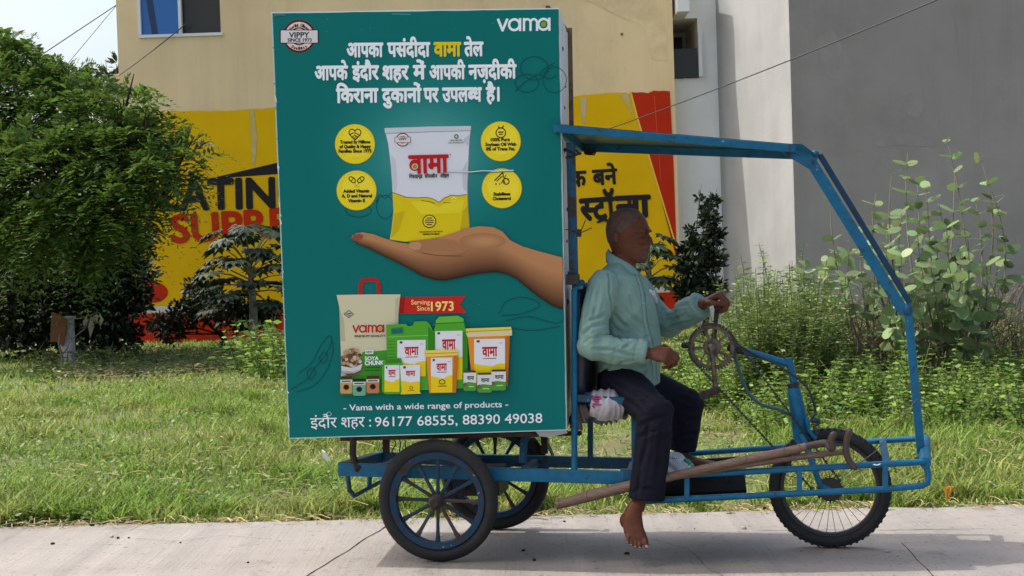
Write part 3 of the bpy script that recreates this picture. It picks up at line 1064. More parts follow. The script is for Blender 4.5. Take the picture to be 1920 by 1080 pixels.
YM = 11.8
def MW(px, py, dy=0): return at(px, py, YM + dy)
bs = MW(1770, 640); bs.z = terr(bs.x, bs.y)
milkweed('tall milkweed shrub with round pale leaves before the grey wall', bs, [
    (MW(1815, 450, -.4), (.2, 0, 0), .8), (MW(1860, 360, -.2), (.5, 0, .1), .6), (MW(1780, 500, -.9), (.1, 0, .1), .8), (MW(1700, 520, -.9), (-.3, 0, .1), .6), (MW(1755, 455, -.3), (0, 0, 0), .8), (MW(1730, 530, -.8), (-.3, 0, .1), .7), (MW(1690, 560, -.8), (-.5, 0, .1), .5), (MW(1800, 540, -.9), (.3, 0, 0), .7), (MW(1840, 300, .2), (.5, 0, .2), .3), (MW(1777, 268, .2), (.25, 0, .1), .35), (MW(1702, 285), (-.25, 0, .2), .2), (MW(1672, 330, -.2), (-.35, 0, .1), .5), (MW(1643, 362, -.3), (-.45, -.1, .1), .45), (MW(1720, 345, .3), (-.1, .1, .1), .5),
    (MW(1690, 400, -.4), (-.3, -.1, 0), .55), (MW(1738, 355, -.3), (-.1, 0, 0), .5), (MW(1790, 322, .1), (.1, 0, .1), .25), (MW(1805, 400, -.2), (.15, 0, 0), .6), (MW(1775, 430, -.5), (.1, 0, 0), .6), (MW(1830, 380, .3), (.3, 0, 0), .6), (MW(1870, 430, 0), (.3, 0, 0), .6),
    (MW(1665, 440, -.5), (-.35, 0, 0), .5), (MW(1720, 440, -.6), (-.1, 0, 0), .6), (MW(1800, 470, -.6), (.1, 0, 0), .7), (MW(1745, 500, -.7), (0, 0, 0), .7), (MW(1690, 480, -.7), (-.2, 0, 0), .6), (MW(1850, 500, -.5), (.2, 0, 0), .7), (MW(1760, 380, -.1), (.1, 0, 0), .5)], 3)
bs = MW(1655, 640, .2); bs.z = terr(bs.x, bs.y)
milkweed('smaller milkweed shrub with few round leaves behind the sloping blue bar', bs, [
    (MW(1557, 385, .1), (-.25, 0, .1), .4), (MW(1592, 460, 0), (-.15, 0, 0), .5), (MW(1550, 490, 0), (-.35, 0, 0), .3), (MW(1612, 440, .2), (-.1, 0, 0), .5), (MW(1510, 500, .1), (-.5, 0, .1), .3), (MW(1640, 500, -.2), (0, 0, 0), .6), (MW(1585, 520, -.2), (-.2, 0, 0), .5), (MW(1670, 470, -.2), (.1, 0, 0), .6)], 5)
random.seed(11)

# bare brown brush behind the milkweeds
mb = MB()
for i in range(420):
    px = random.uniform(1545, 1930); Y = random.uniform(11.6, 13.6)
    x, y = at_g(px, Y); b = Vector((x, y, terr(x, y)))
    d = Vector((random.gauss(0, .45), random.gauss(0, .3), random.uniform(.5, 1.05)))
    m_ = b + d * .5 + Vector((random.gauss(0, .08), 0, 0))
    mb.tube([b, m_, b + d + Vector((random.gauss(0, .2), 0, 0))], [.007, .005, .002], 4)
tag(mb.build('dry_brush', M_TWIG), 'tangle of thin brown bare twigs under the milkweeds', 'brush', kind='stuff')


# --- grass ----------------------------------------------------------------
def blades(n, xf, yf, hmin, hmax, wd, bend):
    X = xf(n); Y = yf(n)
    ey = EA.y + (EB.y - EA.y) * (X - EA.x) / (EB.x - EA.x)
    wob = .13 * np.sin(X * 1.9) + .10 * np.sin(X * 5.1 + 1) + .06 * np.sin(X * 12.1) + .05 * np.sin(X * 23.7)
    bare = np.array([noise.noise(Vector((a * .55 + 9, b * .38, 31))) + .45 * noise.noise(Vector((a * 1.9, b * 1.5, 12))) for a, b in zip(X, Y)])
    dryband = np.exp(-((Y - 17.2 - .25 * np.sin(X * 1.3)) / .9) ** 2) * (X < -1.2)
    keep = (Y > ey + .02 + wob * .8) & (rng.random(n) > np.clip((bare - .12) * 3.2, 0, .93)) & (rng.random(n) > .72 * dryband)
    X, Y = X[keep], Y[keep]
    Z = np.array([terr(a, b) for a, b in zip(X, Y)]) - .01
    k = len(X)
    az = rng.uniform(0, 6.283, k); out = np.stack([np.cos(az), np.sin(az), np.zeros(k)], 1)
    sd_ = np.stack([-np.sin(az), np.cos(az), np.zeros(k)], 1)
    patch = .72 + .55 * np.array([noise.noise(Vector((a * .8, b * .5, 7))) for a, b in zip(X, Y)])
    h = rng.uniform(hmin, hmax, k) * np.clip(patch, .35, 1.5)
    bn = h * rng.uniform(.2, 1.0, k) * bend
    B = np.stack([X, Y, Z], 1)
    up = np.array([0, 0, 1.0])
    m_ = B + up * (h * .6)[:, None] + out * (bn * .35)[:, None]
    t_ = B + up * h[:, None] + out * bn[:, None]
    w_ = (wd * rng.uniform(.6, 1.3, k))[:, None]
    V_ = np.stack([B - sd_ * w_, B + sd_ * w_, m_ - sd_ * w_ * .8, m_ + sd_ * w_ * .8, t_ - sd_ * w_ * .12, t_ + sd_ * w_ * .12], 1).reshape(-1, 3)
    i = np.arange(k)[:, None] * 6
    F_ = np.concatenate([i + np.array([[0, 1, 3, 2]]), i + np.array([[2, 3, 5, 4]])])
    return V_, F_


U_ = rng.uniform
gp = [blades(60000, lambda n: U_(-3.6, 3.9, n), lambda n: 6.9 + 3.2 * U_(0, 1, n) ** 1.2, .03, .115, .0032, 1.5),
      blades(60000, lambda n: U_(-5.2, 5.4, n), lambda n: U_(9.6, 14.5, n), .04, .125, .0045, 1.5),
      blades(40000, lambda n: U_(-8, 7.5, n), lambda n: U_(14, 23.5, n), .05, .14, .008, 1.5),
      blades(5200, lambda n: U_(-3.6, -1.85, n), lambda n: 7.25 + .75 * U_(0, 1, n) ** 1.5, .08, .24, .0055, 1.6),
      blades(9000, lambda n: U_(.7, 4.0, n), lambda n: 7.35 + 2.3 * U_(0, 1, n), .08, .22, .0055, 1.5)]
for k in range(70):
    cx = random.uniform(-3.4, 3.7); cy = edge_y(cx) + abs(random.gauss(.05, .35)) + .03; r_ = random.uniform(.05, .2)
    gp.append(blades(int(90 + 500 * r_), lambda n: cx + rng.normal(0, r_ * .6, n), lambda n: cy + abs(rng.normal(0, r_ * .5, n)), .07, random.uniform(.14, .27), .005, 1.7))
for k in range(110):
    cx = random.uniform(-5, 5); cy = random.uniform(8.2, 14); r_ = random.uniform(.06, .25)
    gp.append(blades(int(80 + 350 * r_), lambda n: cx + rng.normal(0, r_ * .6, n), lambda n: cy + rng.normal(0, r_ * .5, n), .07, random.uniform(.15, .28), .0055, 1.6))
V_, F_ = join(gp)


def grass_mat():
    m = M_GRASS
    N, L = m.node_tree.nodes, m.node_tree.links
    hs = [n for n in N if n.type == 'HUE_SAT'][0]
    tc = [n for n in N if n.type == 'TEX_COORD'][0]
    n = N.new('ShaderNodeTexNoise'); n.inputs['Scale'].default_value = .55; n.inputs['Detail'].default_value = 5; n.inputs['Roughness'].default_value = .7
    L.new(tc.outputs['Object'], n.inputs['Vector'])
    mr = N.new('ShaderNodeMapRange'); mr.inputs[1].default_value = .46; mr.inputs[2].default_value = .66
    L.new(n.outputs[0], mr.inputs[0])
    mx = N.new('ShaderNodeMix'); mx.data_type = 'RGBA'
    mx.inputs[6].default_value = (.165, .265, .040, 1); mx.inputs[7].default_value = (.31, .31, .11, 1)
    L.new(mr.outputs[0], mx.inputs[0]); L.new(mx.outputs[2], hs.inputs['Color'])


grass_mat()
tag(link('grass', np_mesh('grass', V_, F_), M_GRASS), 'sunlit rough green grass covering the lot behind the cart', 'grass', kind='stuff')

# low broad leaves hugging the ground among the grass
n = 42000
X = U_(-4.6, 4.8, n); Y = 6.95 + 8.5 * U_(0, 1, n) ** 1.3
ey = EA.y + (EB.y - EA.y) * (X - EA.x) / (EB.x - EA.x)
pt = np.array([noise.noise(Vector((a * 1.1, b * .9, 17))) for a, b in zip(X, Y)])
kp = (Y > ey + .05 + .1 * np.sin(X * 3.1)) & (pt > -.12)
X, Y = X[kp], Y[kp]
P = np.stack([X, Y, np.array([terr(a, b) for a, b in zip(X, Y)]) + U_(.0, .085, len(X))], 1)
D = rand_dirs(len(X)); D[:, 2] = abs(D[:, 2]) * .4
ls = U_(.02, .05, len(X))
V_, F_ = leaf_quads(P, D, np.tile([0, 0, 1.0], (len(X), 1)) + rng.normal(size=P.shape) * .3, ls, ls * .55)
tag(link('ground_cover', np_mesh('ground_cover', V_, F_), M_LEAF_WEED), 'small creeping leaves among the grass near the road', 'ground cover', kind='stuff')

# straw litter along the road edge and dry patches
mb = MB()
for i in range(2500):
    if i < 900:
        x = random.uniform(-3.4, 3.6); y = edge_y(x) + random.gauss(.02, .09)
        if x > 2.0 and random.random() < .7: y = edge_y(x) + random.uniform(-.15, .5)
    elif i < 1900:
        px = random.uniform(110, 560); y = random.gauss(17.2, .8); x = at(px, 700, y).x
    else:
        x = random.uniform(-3, 3.5); y = edge_y(x) + random.uniform(.1, 3)
    z = max(terr(x, y), 0.0 if y < edge_y(x) else -.03) + random.uniform(.004, .02) + (.05 if i >= 900 else 0)
    a = random.uniform(0, 3.14); L = random.uniform(.03, .13) * (1.5 if i >= 900 else 1)
    d = Vector((math.cos(a) * L, math.sin(a) * L, random.uniform(-.005, .02)))
    p = Vector((x, y, z))
    mb.tube([p, p + d * .5 + Vector((0, 0, .008)), p + d], [.0022, .0025, .001], 4)
tag(mb.build('dry_straw', M_DRY), 'dry straw and broken stalks littering the road edge', 'straw', kind='stuff')
# ------------------------------------------------------------------ the hand-cranked cart
TH = math.radians(11)
CO = Vector((-0.20, 6.345, 0))
EX = Vector((math.cos(TH), -math.sin(TH), 0)); EY = Vector((math.sin(TH), math.cos(TH), 0))


def U(px, py, lat):
    """cart coordinates (forward, sideways, up) of a picture point that lies on the cart's lengthwise plane `lat`"""
    r = ray(px, py)
    t = (lat - (CAM - CO).dot(EY)) / r.dot(EY)
    p = CAM + r * t - CO
    return Vector((p.dot(EX), lat, p.z))


cart = thing('cargo_tricycle', 'blue steel hand-cranked tricycle cart with canopy and spoked wheels on the road', 'tricycle', CO, -TH)


def scratch(m):
    N, L = m.node_tree.nodes, m.node_tree.links
    b = N['Principled BSDF']; src = b.inputs['Base Color'].links[0].from_socket
    tc = [n for n in N if n.type == 'TEX_COORD'][0]
    n = N.new('ShaderNodeTexNoise'); n.inputs['Scale'].default_value = 38; n.inputs['Detail'].default_value = 3
    L.new(tc.outputs['Object'], n.inputs['Vector'])
    r = N.new('ShaderNodeMapRange'); r.inputs[1].default_value = .715; r.inputs[2].default_value = .73; L.new(n.outputs[0], r.inputs[0])
    x = N.new('ShaderNodeMix'); x.data_type = 'RGBA'; x.inputs[7].default_value = (.20, .24, .27, 1)
    L.new(r.outputs[0], x.inputs[0]); L.new(src, x.inputs[6]); L.new(x.outputs[2], b.inputs['Base Color'])
    return m


def paint(name, c, chip=(.03, .02, .015), lo=.60, hi=.68, rough=.42):
    return scratch(mat(name, c, rough, col2=chip, vscale=16, var=.2, bump=.18, bscale=60, lo=lo, hi=hi, detail=8, spec=.28))


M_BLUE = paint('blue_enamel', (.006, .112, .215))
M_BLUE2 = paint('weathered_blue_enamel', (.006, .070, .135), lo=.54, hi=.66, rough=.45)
M_RUST = mat('rusty_steel', (.048, .028, .02), .85, col2=(.02, .015, .013), vscale=20, bump=.4, bscale=60)
M_TYRE = mat('tyre_rubber', (.011, .011, .011), .85, col2=(.024, .022, .020), vscale=7, bump=.25, bscale=70, lo=.5, hi=.75)
M_STEEL = mat('worn_steel', (.13, .10, .075), .42, metal=.6, col2=(.04, .03, .02), vscale=25, lo=.45, hi=.65, bump=.15, bscale=80)
M_BLACKM = mat('greasy_black', (.014, .013, .012), .5, bump=.3, bscale=120)
M_CABLE = mat('black_cable', (.02, .02, .02), .5)
M_VINYL = mat('navy_vinyl', (.012, .018, .035), .42, bump=.15, bscale=30, var=.2)
M_GRASS_REFL = mat('canopy_grass_reflection', (.022, .05, .04), .4, col2=(.010, .035, .05), vscale=3)  # canopy underside: green reflected from the grass is put into its colour


def part(mb, name, m, parent=None, smooth=True):
    return mb.build(name, m, parent or cart, smooth)


# wheels ------------------------------------------------------------------
def torus(mb, c, R, r, n=56, k=12, sq=1.0, knob=0):
    prof = [(R + r * math.cos(2 * math.pi * i / k), r * sq * math.sin(2 * math.pi * i / k)) for i in range(k)]
    mb.lathe(c, prof, (0, 1, 0), n)


def rear_wheel(c):
    R = .268
    tr = MB(); torus(tr, c, R - .031, .031, 64, 14, .80)
    prof = [(R - .084, -.020), (R - .058, -.024), (R - .052, -.016), (R - .052, .016), (R - .058, .024), (R - .084, .020), (R - .088, 0)]
    hub = MB(); hub.tube([Vector(c) + Vector((0, -.075, 0)), Vector(c) + Vector((0, -.055, 0)), Vector(c) + Vector((0, .055, 0)), Vector(c) + Vector((0, .06, 0))], [.018, .029, .029, .018], 18)
    wl = MB(); wl.lathe(c, prof, (0, 1, 0), 64)
    wo = part(wl, 'wheel', paint('wheel_blue', (.005, .032, .068), lo=.5, hi=.62))
    part(tr, 'tyre', M_TYRE, wo); part(hub, 'hub', M_RUST, wo)
    for k in range(12):
        a = math.radians(30 * k + 2)
        d = Vector((math.sin(a), 0, math.cos(a))); s = Vector((d.z, 0, -d.x))
        sp = MB()
        rings = []
        for t, hw in ((.020, .0095), (.10, .0075), (.15, .0085), (R - .086, .013)):
            rings.append([Vector(c) + d * t + s * (hw * math.cos(b)) + Vector((0, .006 * math.sin(b), 0)) for b in np.linspace(0, 2 * math.pi, 9)[:-1]])
        sp.loft(rings)
        part(sp, 'spoke', M_SPOKE_R if k in (5, 7, 3) else M_SPOKE, wo)
    return wo


M_SPOKE = paint('spoke_blue', (.006, .032, .062), lo=.46, hi=.6)
M_SPOKE_R = mat('spoke_rust', (.075, .032, .018), .8, col2=(.02, .05, .08), vscale=12, bump=.3, bscale=60)
hubN = U(821, 938, -.355); hubN.z = .268; hubF = U(928, 888, .355); hubF.z = .268
rear_wheel(hubN); rear_wheel(hubF)
ax = MB(); ax.tube([hubN, hubF], .016, 10); part(ax, 'rear_axle', M_RUST)

# front wheel: fat knobbly tyre, thin wire spokes
hubC = U(1556, 920, 0); hubC.z = .262
tr = MB(); torus(tr, hubC, .236, .026, 72, 12, 1.0)
for k in range(58):
    a = 2 * math.pi * k / 58
    d = Vector((math.sin(a), 0, math.cos(a))); s = Vector((d.z, 0, -d.x))
    for q in (-.013, .013):
        tr.bar(hubC + d * .250 + Vector((0, q, 0)), hubC + d * .2622 + Vector((0, q, 0)), .014, .012, s)
rm = MB(); rm.lathe(hubC, [(.198, -.014), (.212, -.016), (.214, 0), (.212, .016), (.198, .014), (.195, 0)], (0, 1, 0), 64)
fw = part(rm, 'wheel', mat('dark_rim', (.03, .03, .03), .4, metal=.5))
part(tr, 'tyre', M_TYRE, fw, False)
hb = MB(); hb.tube([hubC + Vector((0, -.05, 0)), hubC + Vector((0, .05, 0))], .022, 16); part(hb, 'hub', M_BLACKM, fw)
for k in range(32):
    a = 2 * math.pi * (k + .5) / 32; sdy = .03 if k % 2 else -.03
    tw = .32 if (k // 2) % 2 else -.32
    p0 = hubC + Vector((math.sin(a + tw) * .02, sdy, math.cos(a + tw) * .02)); p1 = hubC + Vector((math.sin(a) * .199, 0, math.cos(a) * .199))
    sp = MB(); sp.tube([p0, p1], .0013, 5); part(sp, 'spoke', M_STEEL, fw)
sg = MB(); sg.lathe(hubC + Vector((0, -.045, 0)), [(.045, -.004), (.052, -.003), (.052, .003), (.045, .004)], (0, 1, 0), 24)
for k in range(18):
    a = 2 * math.pi * k / 18; d = Vector((math.sin(a), 0, math.cos(a)))
    sg.bar(hubC + Vector((0, -.045, 0)) + d * .05, hubC + Vector((0, -.045, 0)) + d * .058, .006, .005, (0, 1, 0))
sg.lathe(hubC + Vector((0, -.045, 0)), [(.012, -.006), (.046, -.006), (.046, .006), (.012, .006)], (0, 1, 0), 24)
part(sg, 'sprocket', M_BLACKM, fw)

# chassis -----------------------------------------------------------------
LN, LF = -.27, .27
mb = MB()
mb.bar(U(636, 880, LN), U(1188, 896, LN), .03, .056)
part(mb, 'chassis_beam', M_BLUE)
mb = MB()
mb.bar(U(706, 858, LF), U(1196, 869, LF), .03, .054)
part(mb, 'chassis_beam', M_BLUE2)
mb = MB()
a, b = U(637, 880, LN), U(706, 858, LF)
mb.bar(a + Vector((.012, .016, .004)), b + Vector((.012, -.016, .004)), .05, .05)
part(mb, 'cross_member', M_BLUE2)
for f in (.12, .40, .62, .985):
    mb = MB()
    p = U(636, 880, LN).lerp(U(1188, 896, LN), f); q = U(706, 858, LF).lerp(U(1196, 869, LF), f)
    mb.bar(p + Vector((0, .016, -.004)), q + Vector((0, -.016, -.004)), .035, .035)
    part(mb, 'cross_member', M_BLUE2)
# hanging loop at the tail
mb = MB()
p = [U(652, 892, LN), U(655, 918, LN), U(664, 930, LN + .03)]
q = [U(714, 903, LF - .03), U(718, 893, LF), U(719, 874, LF)]
mb.tube(p + q, .011, 10)
mb.tube([U(694, 884, 0), U(692, 917, 0)], .011, 10)
part(mb, 'tail_loop', M_BLUE2)
# supports that carry the billboard box
mb = MB(); mb.tube([U(663, 820, LN), U(661, 850, LN), U(666, 872, LN), U(672, 880, LN - .022)], .016, 8); part(mb, 'box_support', M_RUST)
mb = MB(); mb.bar(U(724, 818, LF), U(724, 848, LF), .03, .03, (1, 0, 0)); part(mb, 'box_support', M_RUST)
mb = MB(); mb.tube([U(1008, 812, -.1), U(990, 815, -.14), U(982, 828, -.16), U(980, 868, -.18)], .018, 10); part(mb, 'box_support', M_BLUE2)
mb = MB(); mb.bar(U(1021, 815, LF), U(1021, 850, LF), .032, .03, (1, 0, 0)); part(mb, 'box_support', M_RUST)
mb = MB(); mb.bar(U(640, 822, LN + .02), U(1060, 812, LN + .02), .035, .02); part(mb, 'carrier_rail', M_RUST)
mb = MB(); mb.bar(U(700, 820, LF - .03), U(1090, 812, LF - .03), .035, .02); part(mb, 'carrier_rail', M_RUST)
mb = MB()
arc = [hubF + Vector((.300 * math.sin(t), -.0, .300 * math.cos(t))) for t in np.linspace(.55, 1.32, 12)]
for i in range(11):
    mb.bar(arc[i], arc[i + 1], .06, .004, (arc[i] - hubF).normalized())
part(mb, 'mudguard', M_BLACKM)
mb = MB(); mb.tube([U(1176, 905, LN + .01), U(1176, 880, LN + .01)], .03, 12); mb.bar(U(1170, 897, LN - .012), U(1190, 897, LN - .012), .02, .066); part(mb, 'clamp', M_BLUE2)

# front guard rails round the wheel
mb = MB()
mb.tube([U(1185, 897, -.3), U(1250, 893, -.3), U(1480, 880, -.3), U(1716, 867, -.3), U(1734, 866, -.28)], .0135, 12)
part(mb, 'guard_rail', M_BLUE)
mb = MB(); mb.tube([U(1186, 941, -.3), U(1280, 936, -.3), U(1480, 926, -.3), U(1660, 917, -.3), U(1726, 911, -.3), U(1739, 906, -.29), U(1741, 893, -.28), U(1734, 858, -.27)], .0135, 12)
part(mb, 'guard_rail', M_BLUE)
mb = MB(); mb.tube([U(1190, 856, .3), U(1300, 850, .3), U(1470, 838, .3), U(1712, 823, .3), U(1730, 824, .29)], .0135, 12)
part(mb, 'guard_rail', M_BLUE)
mb = MB()
mb.tube([U(1735, 868, -.29), U(1734, 825, .29)], .024, 14)
part(mb, 'front_crossbar', M_BLUE)
for x, y0, y1 in ((1288, 894, 934), (1499, 880, 924), (1660, 872, 916), (1189, 896, 940)):
    mb = MB(); mb.bar(U(x, y0, -.3), U(x, y1, -.3), .022, .026, (0, 1, 0)); part(mb, 'guard_upright', M_BLUE)
mb = MB(); mb.bar(U(1662, 869, -.3), U(1655, 828, .3), .03, .02); part(mb, 'guard_tie', M_BLUE2)
# foot tray
mb = MB()
mb.prism([U(1236, 932, -.27), U(1400, 924, -.27), U(1395, 884, .27), U(1252, 888, .27)], (0, 0, .012))
part(mb, 'foot_tray', mat('dark_tray', (.006, .006, .006), .9, bump=.2, spec=.05), None, False)
mb = MB(); mb.bar(U(1350, 925, -.05), U(1368, 890, -.05), .012, .03, (0, 1, 0)); part(mb, 'tray_bracket', M_BLACKM)
mb = MB(); mb.bar(U(1322, 866, .27), U(1385, 862, .27), .02, .03); part(mb, 'tray_bracket', M_BLACKM)

# seat ----------------------------------------------------------------------
mb = MB(); mb.tube([U(1077, 884, LN), U(1077, 545, LN), U(1081, 534, LN + .01), U(1092, 529, LN + .05)], .0135, 12); part(mb, 'seat_post', M_BLUE)
for a, b in (((1107, 760, .24), (1107, 858, .26)), ((1190, 770, .24), (1196, 862, .26)), ((1189, 780, -.2), (1190, 884, LN))):
    mb = MB(); mb.bar(U(*a), U(*b), .024, .024, (0, 1, 0)); part(mb, 'seat_leg', M_BLUE2)
mb = MB()
mb.bar(U(1076, 746, LN + .012), U(1186, 752, LN + .012), .024, .03); mb.bar(U(1105, 741, .25), U(1196, 746, .25), .024, .03)
mb.bar(U(1078, 746, LN + .02), U(1106, 740, .24), .03, .026); mb.bar(U(1184, 752, LN + .02), U(1190, 746, .24), .03, .026)
part(mb, 'seat_frame', M_BLUE2)
mb = MB()
rings = []
for z, w_, y0 in ((738, .22, 0), (730, .235, 0), (650, .24, 0), (560, .235, 0), (540, .21, 0), (531, .15, 0)):
    a = U(1081, z, 0); b = U(1116 if z > 600 else 1108, z, 0)
    th = (b.x - a.x) / 2; cx = (a.x + b.x) / 2
    if z in (531,): th *= .55
    rings.append([Vector((cx + th * math.copysign(abs(math.cos(t)) ** .6, math.cos(t)), w_ * math.copysign(abs(math.sin(t)) ** .45, math.sin(t)), a.z)) for t in np.linspace(0, 2 * math.pi, 25)[:-1]])
mb.loft(rings); part(mb, 'backrest', M_VINYL)
mb = MB()
c = U(1132, 738, 0)
rings = []
for dz, sx, sy in ((-.025, .95, .95), (-.015, 1, 1), (.015, 1, 1), (.03, .93, .95)):
    rings.append([Vector((c.x + .13 * sx * math.copysign(abs(math.cos(t)) ** .5, math.cos(t)), .235 * sy * math.copysign(abs(math.sin(t)) ** .4, math.sin(t)), c.z + dz)) for t in np.linspace(0, 2 * math.pi, 25)[:-1]])
mb.loft(rings); part(mb, 'seat_pad', M_VINYL)

# canopy -----------------------------------------------------------------------
A, B = U(1043, 241, -.36), U(1490, 279, -.10)
Dd, Cc = U(1088, 277, .33), U(1488, 291, .13)
mb = MB()
for p, q, wd in ((A, B, .026), (B, Cc, .03), (Cc, Dd, .03), (Dd, A, .028)):
    mb.bar(p, q, .022, wd + .006)
part(mb, 'canopy_frame', M_BLUE)
mb = MB(); up = Vector((0, 0, .016)); mb.prism([A + up, B + up, Cc + up, Dd + up], (0, 0, .004)); part(mb, 'canopy_sheet', [M_GRASS_REFL], None, False)
mb = MB(); mb.bar(U(1070, 268, LN + .01), U(1076, 528, LN + .01), .036, .036, (0, 1, 0)); part(mb, 'canopy_post', paint('post_blue', (.005, .062, .125), lo=.5, hi=.6))
mb = MB(); mb.tube([U(1058, 280, LN), U(1084, 290, LN - .02), U(1062, 296, LN)], .008, 6); part(mb, 'lashing', M_BLACKM)
mb = MB(); mb.tube([U(1060, 430, LN), U(1090, 436, LN - .02), U(1110, 427, LN - .02)], .0025, 5); mb.tube([U(1088, 437, LN - .02), U(1098, 412, LN - .03)], .0022, 5); mb.tube([U(1078, 430, LN + .02), U(1078, 444, LN + .02)], .029, 8); part(mb, 'lashing', M_BLACKM)
mb = MB(); mb.bar(U(1062, 524, LN - .01), U(1086, 524, LN - .01), .03, .045); part(mb, 'lashing', M_BLACKM)
mb = MB()
for i in range(7):
    p = U(1092 + i * 2, 274 + (i % 2) * 3, .25); mb.tube([p, p + Vector((.01, 0, -.03)), p + Vector((.03, 0, -.035)), p + Vector((.035, 0, -.005))], .004, 5)
part(mb, 'canopy_fringe', M_BLACKM)
# gusset and front bars
mb = MB()
mb.prism([U(1438, 268, -.12), U(1504, 270, -.10), U(1534, 292, -.03), U(1530, 312, -.02), U(1519, 318, -.02), U(1482, 296, -.08)], (0, .012, 0))
mb.prism([U(1480, 291, .12), U(1500, 276, .10), U(1534, 290, .0), U(1530, 312, .0), U(1519, 318, .0)], (0, .01, 0))
part(mb, 'canopy_gusset', M_BLUE, None, False)
mb = MB()
mb.bar(U(1517, 297, -.03), U(1696, 587, -.02), .046, .006, (0, 1, .0001))
part(mb, 'front_bar', M_BLUE)
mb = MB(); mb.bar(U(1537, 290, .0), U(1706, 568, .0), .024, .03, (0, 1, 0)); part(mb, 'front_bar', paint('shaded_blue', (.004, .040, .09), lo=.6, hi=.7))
mb = MB(); mb.bar(U(1702, 575, -.01), U(1728, 862, -.01), .034, .034, (0, 1, 0)); part(mb, 'front_post', M_BLUE)
for p, r in ((U(1702, 582, -.012), (.024, .026, .03)), (U(1527, 289, -.02), (.022, .03, .018)), (U(1729, 858, -.03), (.026, .03, .022))):
    mb = MB(); mb.ball(p, r, 10, 6); part(mb, 'weld', M_BLUE2)
mb = MB()
mb.tube([U(1722, 745, -.02), U(1640, 848, -.15), U(1612, 868, -.3)], .0025, 5); part(mb, 'stay_wire', M_STEEL)
mb = MB(); mb.tube([U(1712, 770, 0), U(1640, 820, .2)], .0016, 5); part(mb, 'stay_wire', M_STEEL)
mb = MB(); mb.tube([U(1620, 869, -.3), U(1645, 872, -.315), U(1662, 866, -.3)], .003, 5); part(mb, 'wire_tie', M_WHITEF)

# steering column and fork ----------------------------------------------------------
mb = MB()
mb.tube([U(1478, 671, 0), U(1490, 722, 0)], .017, 12)
mb.tube([U(1487, 718, 0), U(1489, 735, 0), U(1496, 770, 0), U(1502, 838, 0)], [.022, .030, .034, .030], 12)
part(mb, 'head_tube', M_BLUE)
mb = MB(); mb.tube([U(1486, 718, 0), U(1489, 730, 0)], .026, 14); part(mb, 'headset', M_BLACKM)
for s in (-1, 1):
    mb = MB()
    mb.tube([U(1503, 815, s * .035), U(1512, 836, s * .05), U(1538, 910, s * .05), hubC + Vector((0, s * .05, 0))], [.019, .017, .014, .010], 10)
    part(mb, 'fork_blade', M_BLUE)
mb = MB(); mb.tube([U(1508, 778, 0), U(1514, 790, -.02), U(1516, 808, -.03), U(1530, 823, -.03)], .010, 8); mb.tube([U(1500, 826, -.04), U(1500, 826, .04)], .02, 8); part(mb, 'fork_crown', M_BLUE)
mb = MB(); mb.tube([U(1388, 656, 0), U(1481, 683, 0)], .0165, 12); part(mb, 'crank_tube', M_BLUE)
mb = MB(); mb.tube([U(1364, 650, 0), U(1396, 659, 0)], .018, 12); part(mb, 'crank_sleeve', M_BLACKM)
# chainring and cranks
cc = U(1335, 651, -.06)
mb = MB()
R = .097
mb.lathe(cc, [(R - .017, -.003), (R, -.003), (R, .003), (R - .017, .003)], (0, 1, 0), 64)
mb.lathe(cc, [(.008, -.006), (.036, -.006), (.040, -.002), (.040, .004), (.008, .004)], (0, 1, 0), 32)
for k in range(10):
    a = 2 * math.pi * k / 10 + .15
    d = Vector((math.sin(a), 0, math.cos(a))); s = Vector((d.z, 0, -d.x))
    mb.bar(cc + d * .038 + s * .004, cc + d * (R - .012) + s * (.010 if k % 2 else -.006), .013 if k % 2 else .008, .005, (0, 1, 0))
ringo = part(mb, 'chainring', M_STEEL)
mb = MB()
for k in range(46):
    a = 2 * math.pi * k / 46; d = Vector((math.sin(a), 0, math.cos(a))); s = Vector((d.z, 0, -d.x))
    mb.bar(cc + d * (R - .001), cc + d * (R + .009), .007, .006, (0, 1, 0))
part(mb, 'teeth', M_BLACKM, ringo)
mb = MB(); mb.tube([cc + Vector((0, -.03, 0)), cc + Vector((0, .14, 0))], .018, 14); part(mb, 'crank_axle', M_BLACKM)
mb = MB()
e0 = cc + Vector((0, -.03, 0)); e1 = U(1342, 731, -.105)
mb.tube([e0 + Vector((0, 0, .012)), e0, e0.lerp(e1, .5), e1], [.010, .0135, .010, .012], 10); mb.ball(e0, (.020, .012, .020), 12, 6)
cr = part(mb, 'crank_arm', M_STEEL)
mb = MB(); mb.tube([e1 + Vector((.008, 0, 0)), e1 + Vector((-.005, -.03, -.002)), e1 + Vector((-.035, -.06, -.012)), e1 + Vector((-.048, -.09, -.014))], [.016, .018, .017, .02], 12); part(mb, 'crank_handle', M_RUST, cr)
mb = MB()
f0 = cc + Vector((0, .10, 0)); f1 = U(1345, 575, .06)
mb.tube([f0, f0.lerp(f1, .5), f1], [.013, .010, .012], 10)
cr2 = part(mb, 'crank_arm', M_RUST)
HND = U(1345, 566, .06)
mb = MB(); mb.tube([f1 + Vector((0, -.03, 0)), f1 + Vector((0, .09, .0))], .015, 12); part(mb, 'crank_handle', M_RUST, cr2)
mb = MB(); mb.tube([U(1280, 647, 0), U(1300, 648, -.02)], [.014, .016], 10); part(mb, 'brake_lever', M_BLACKM)
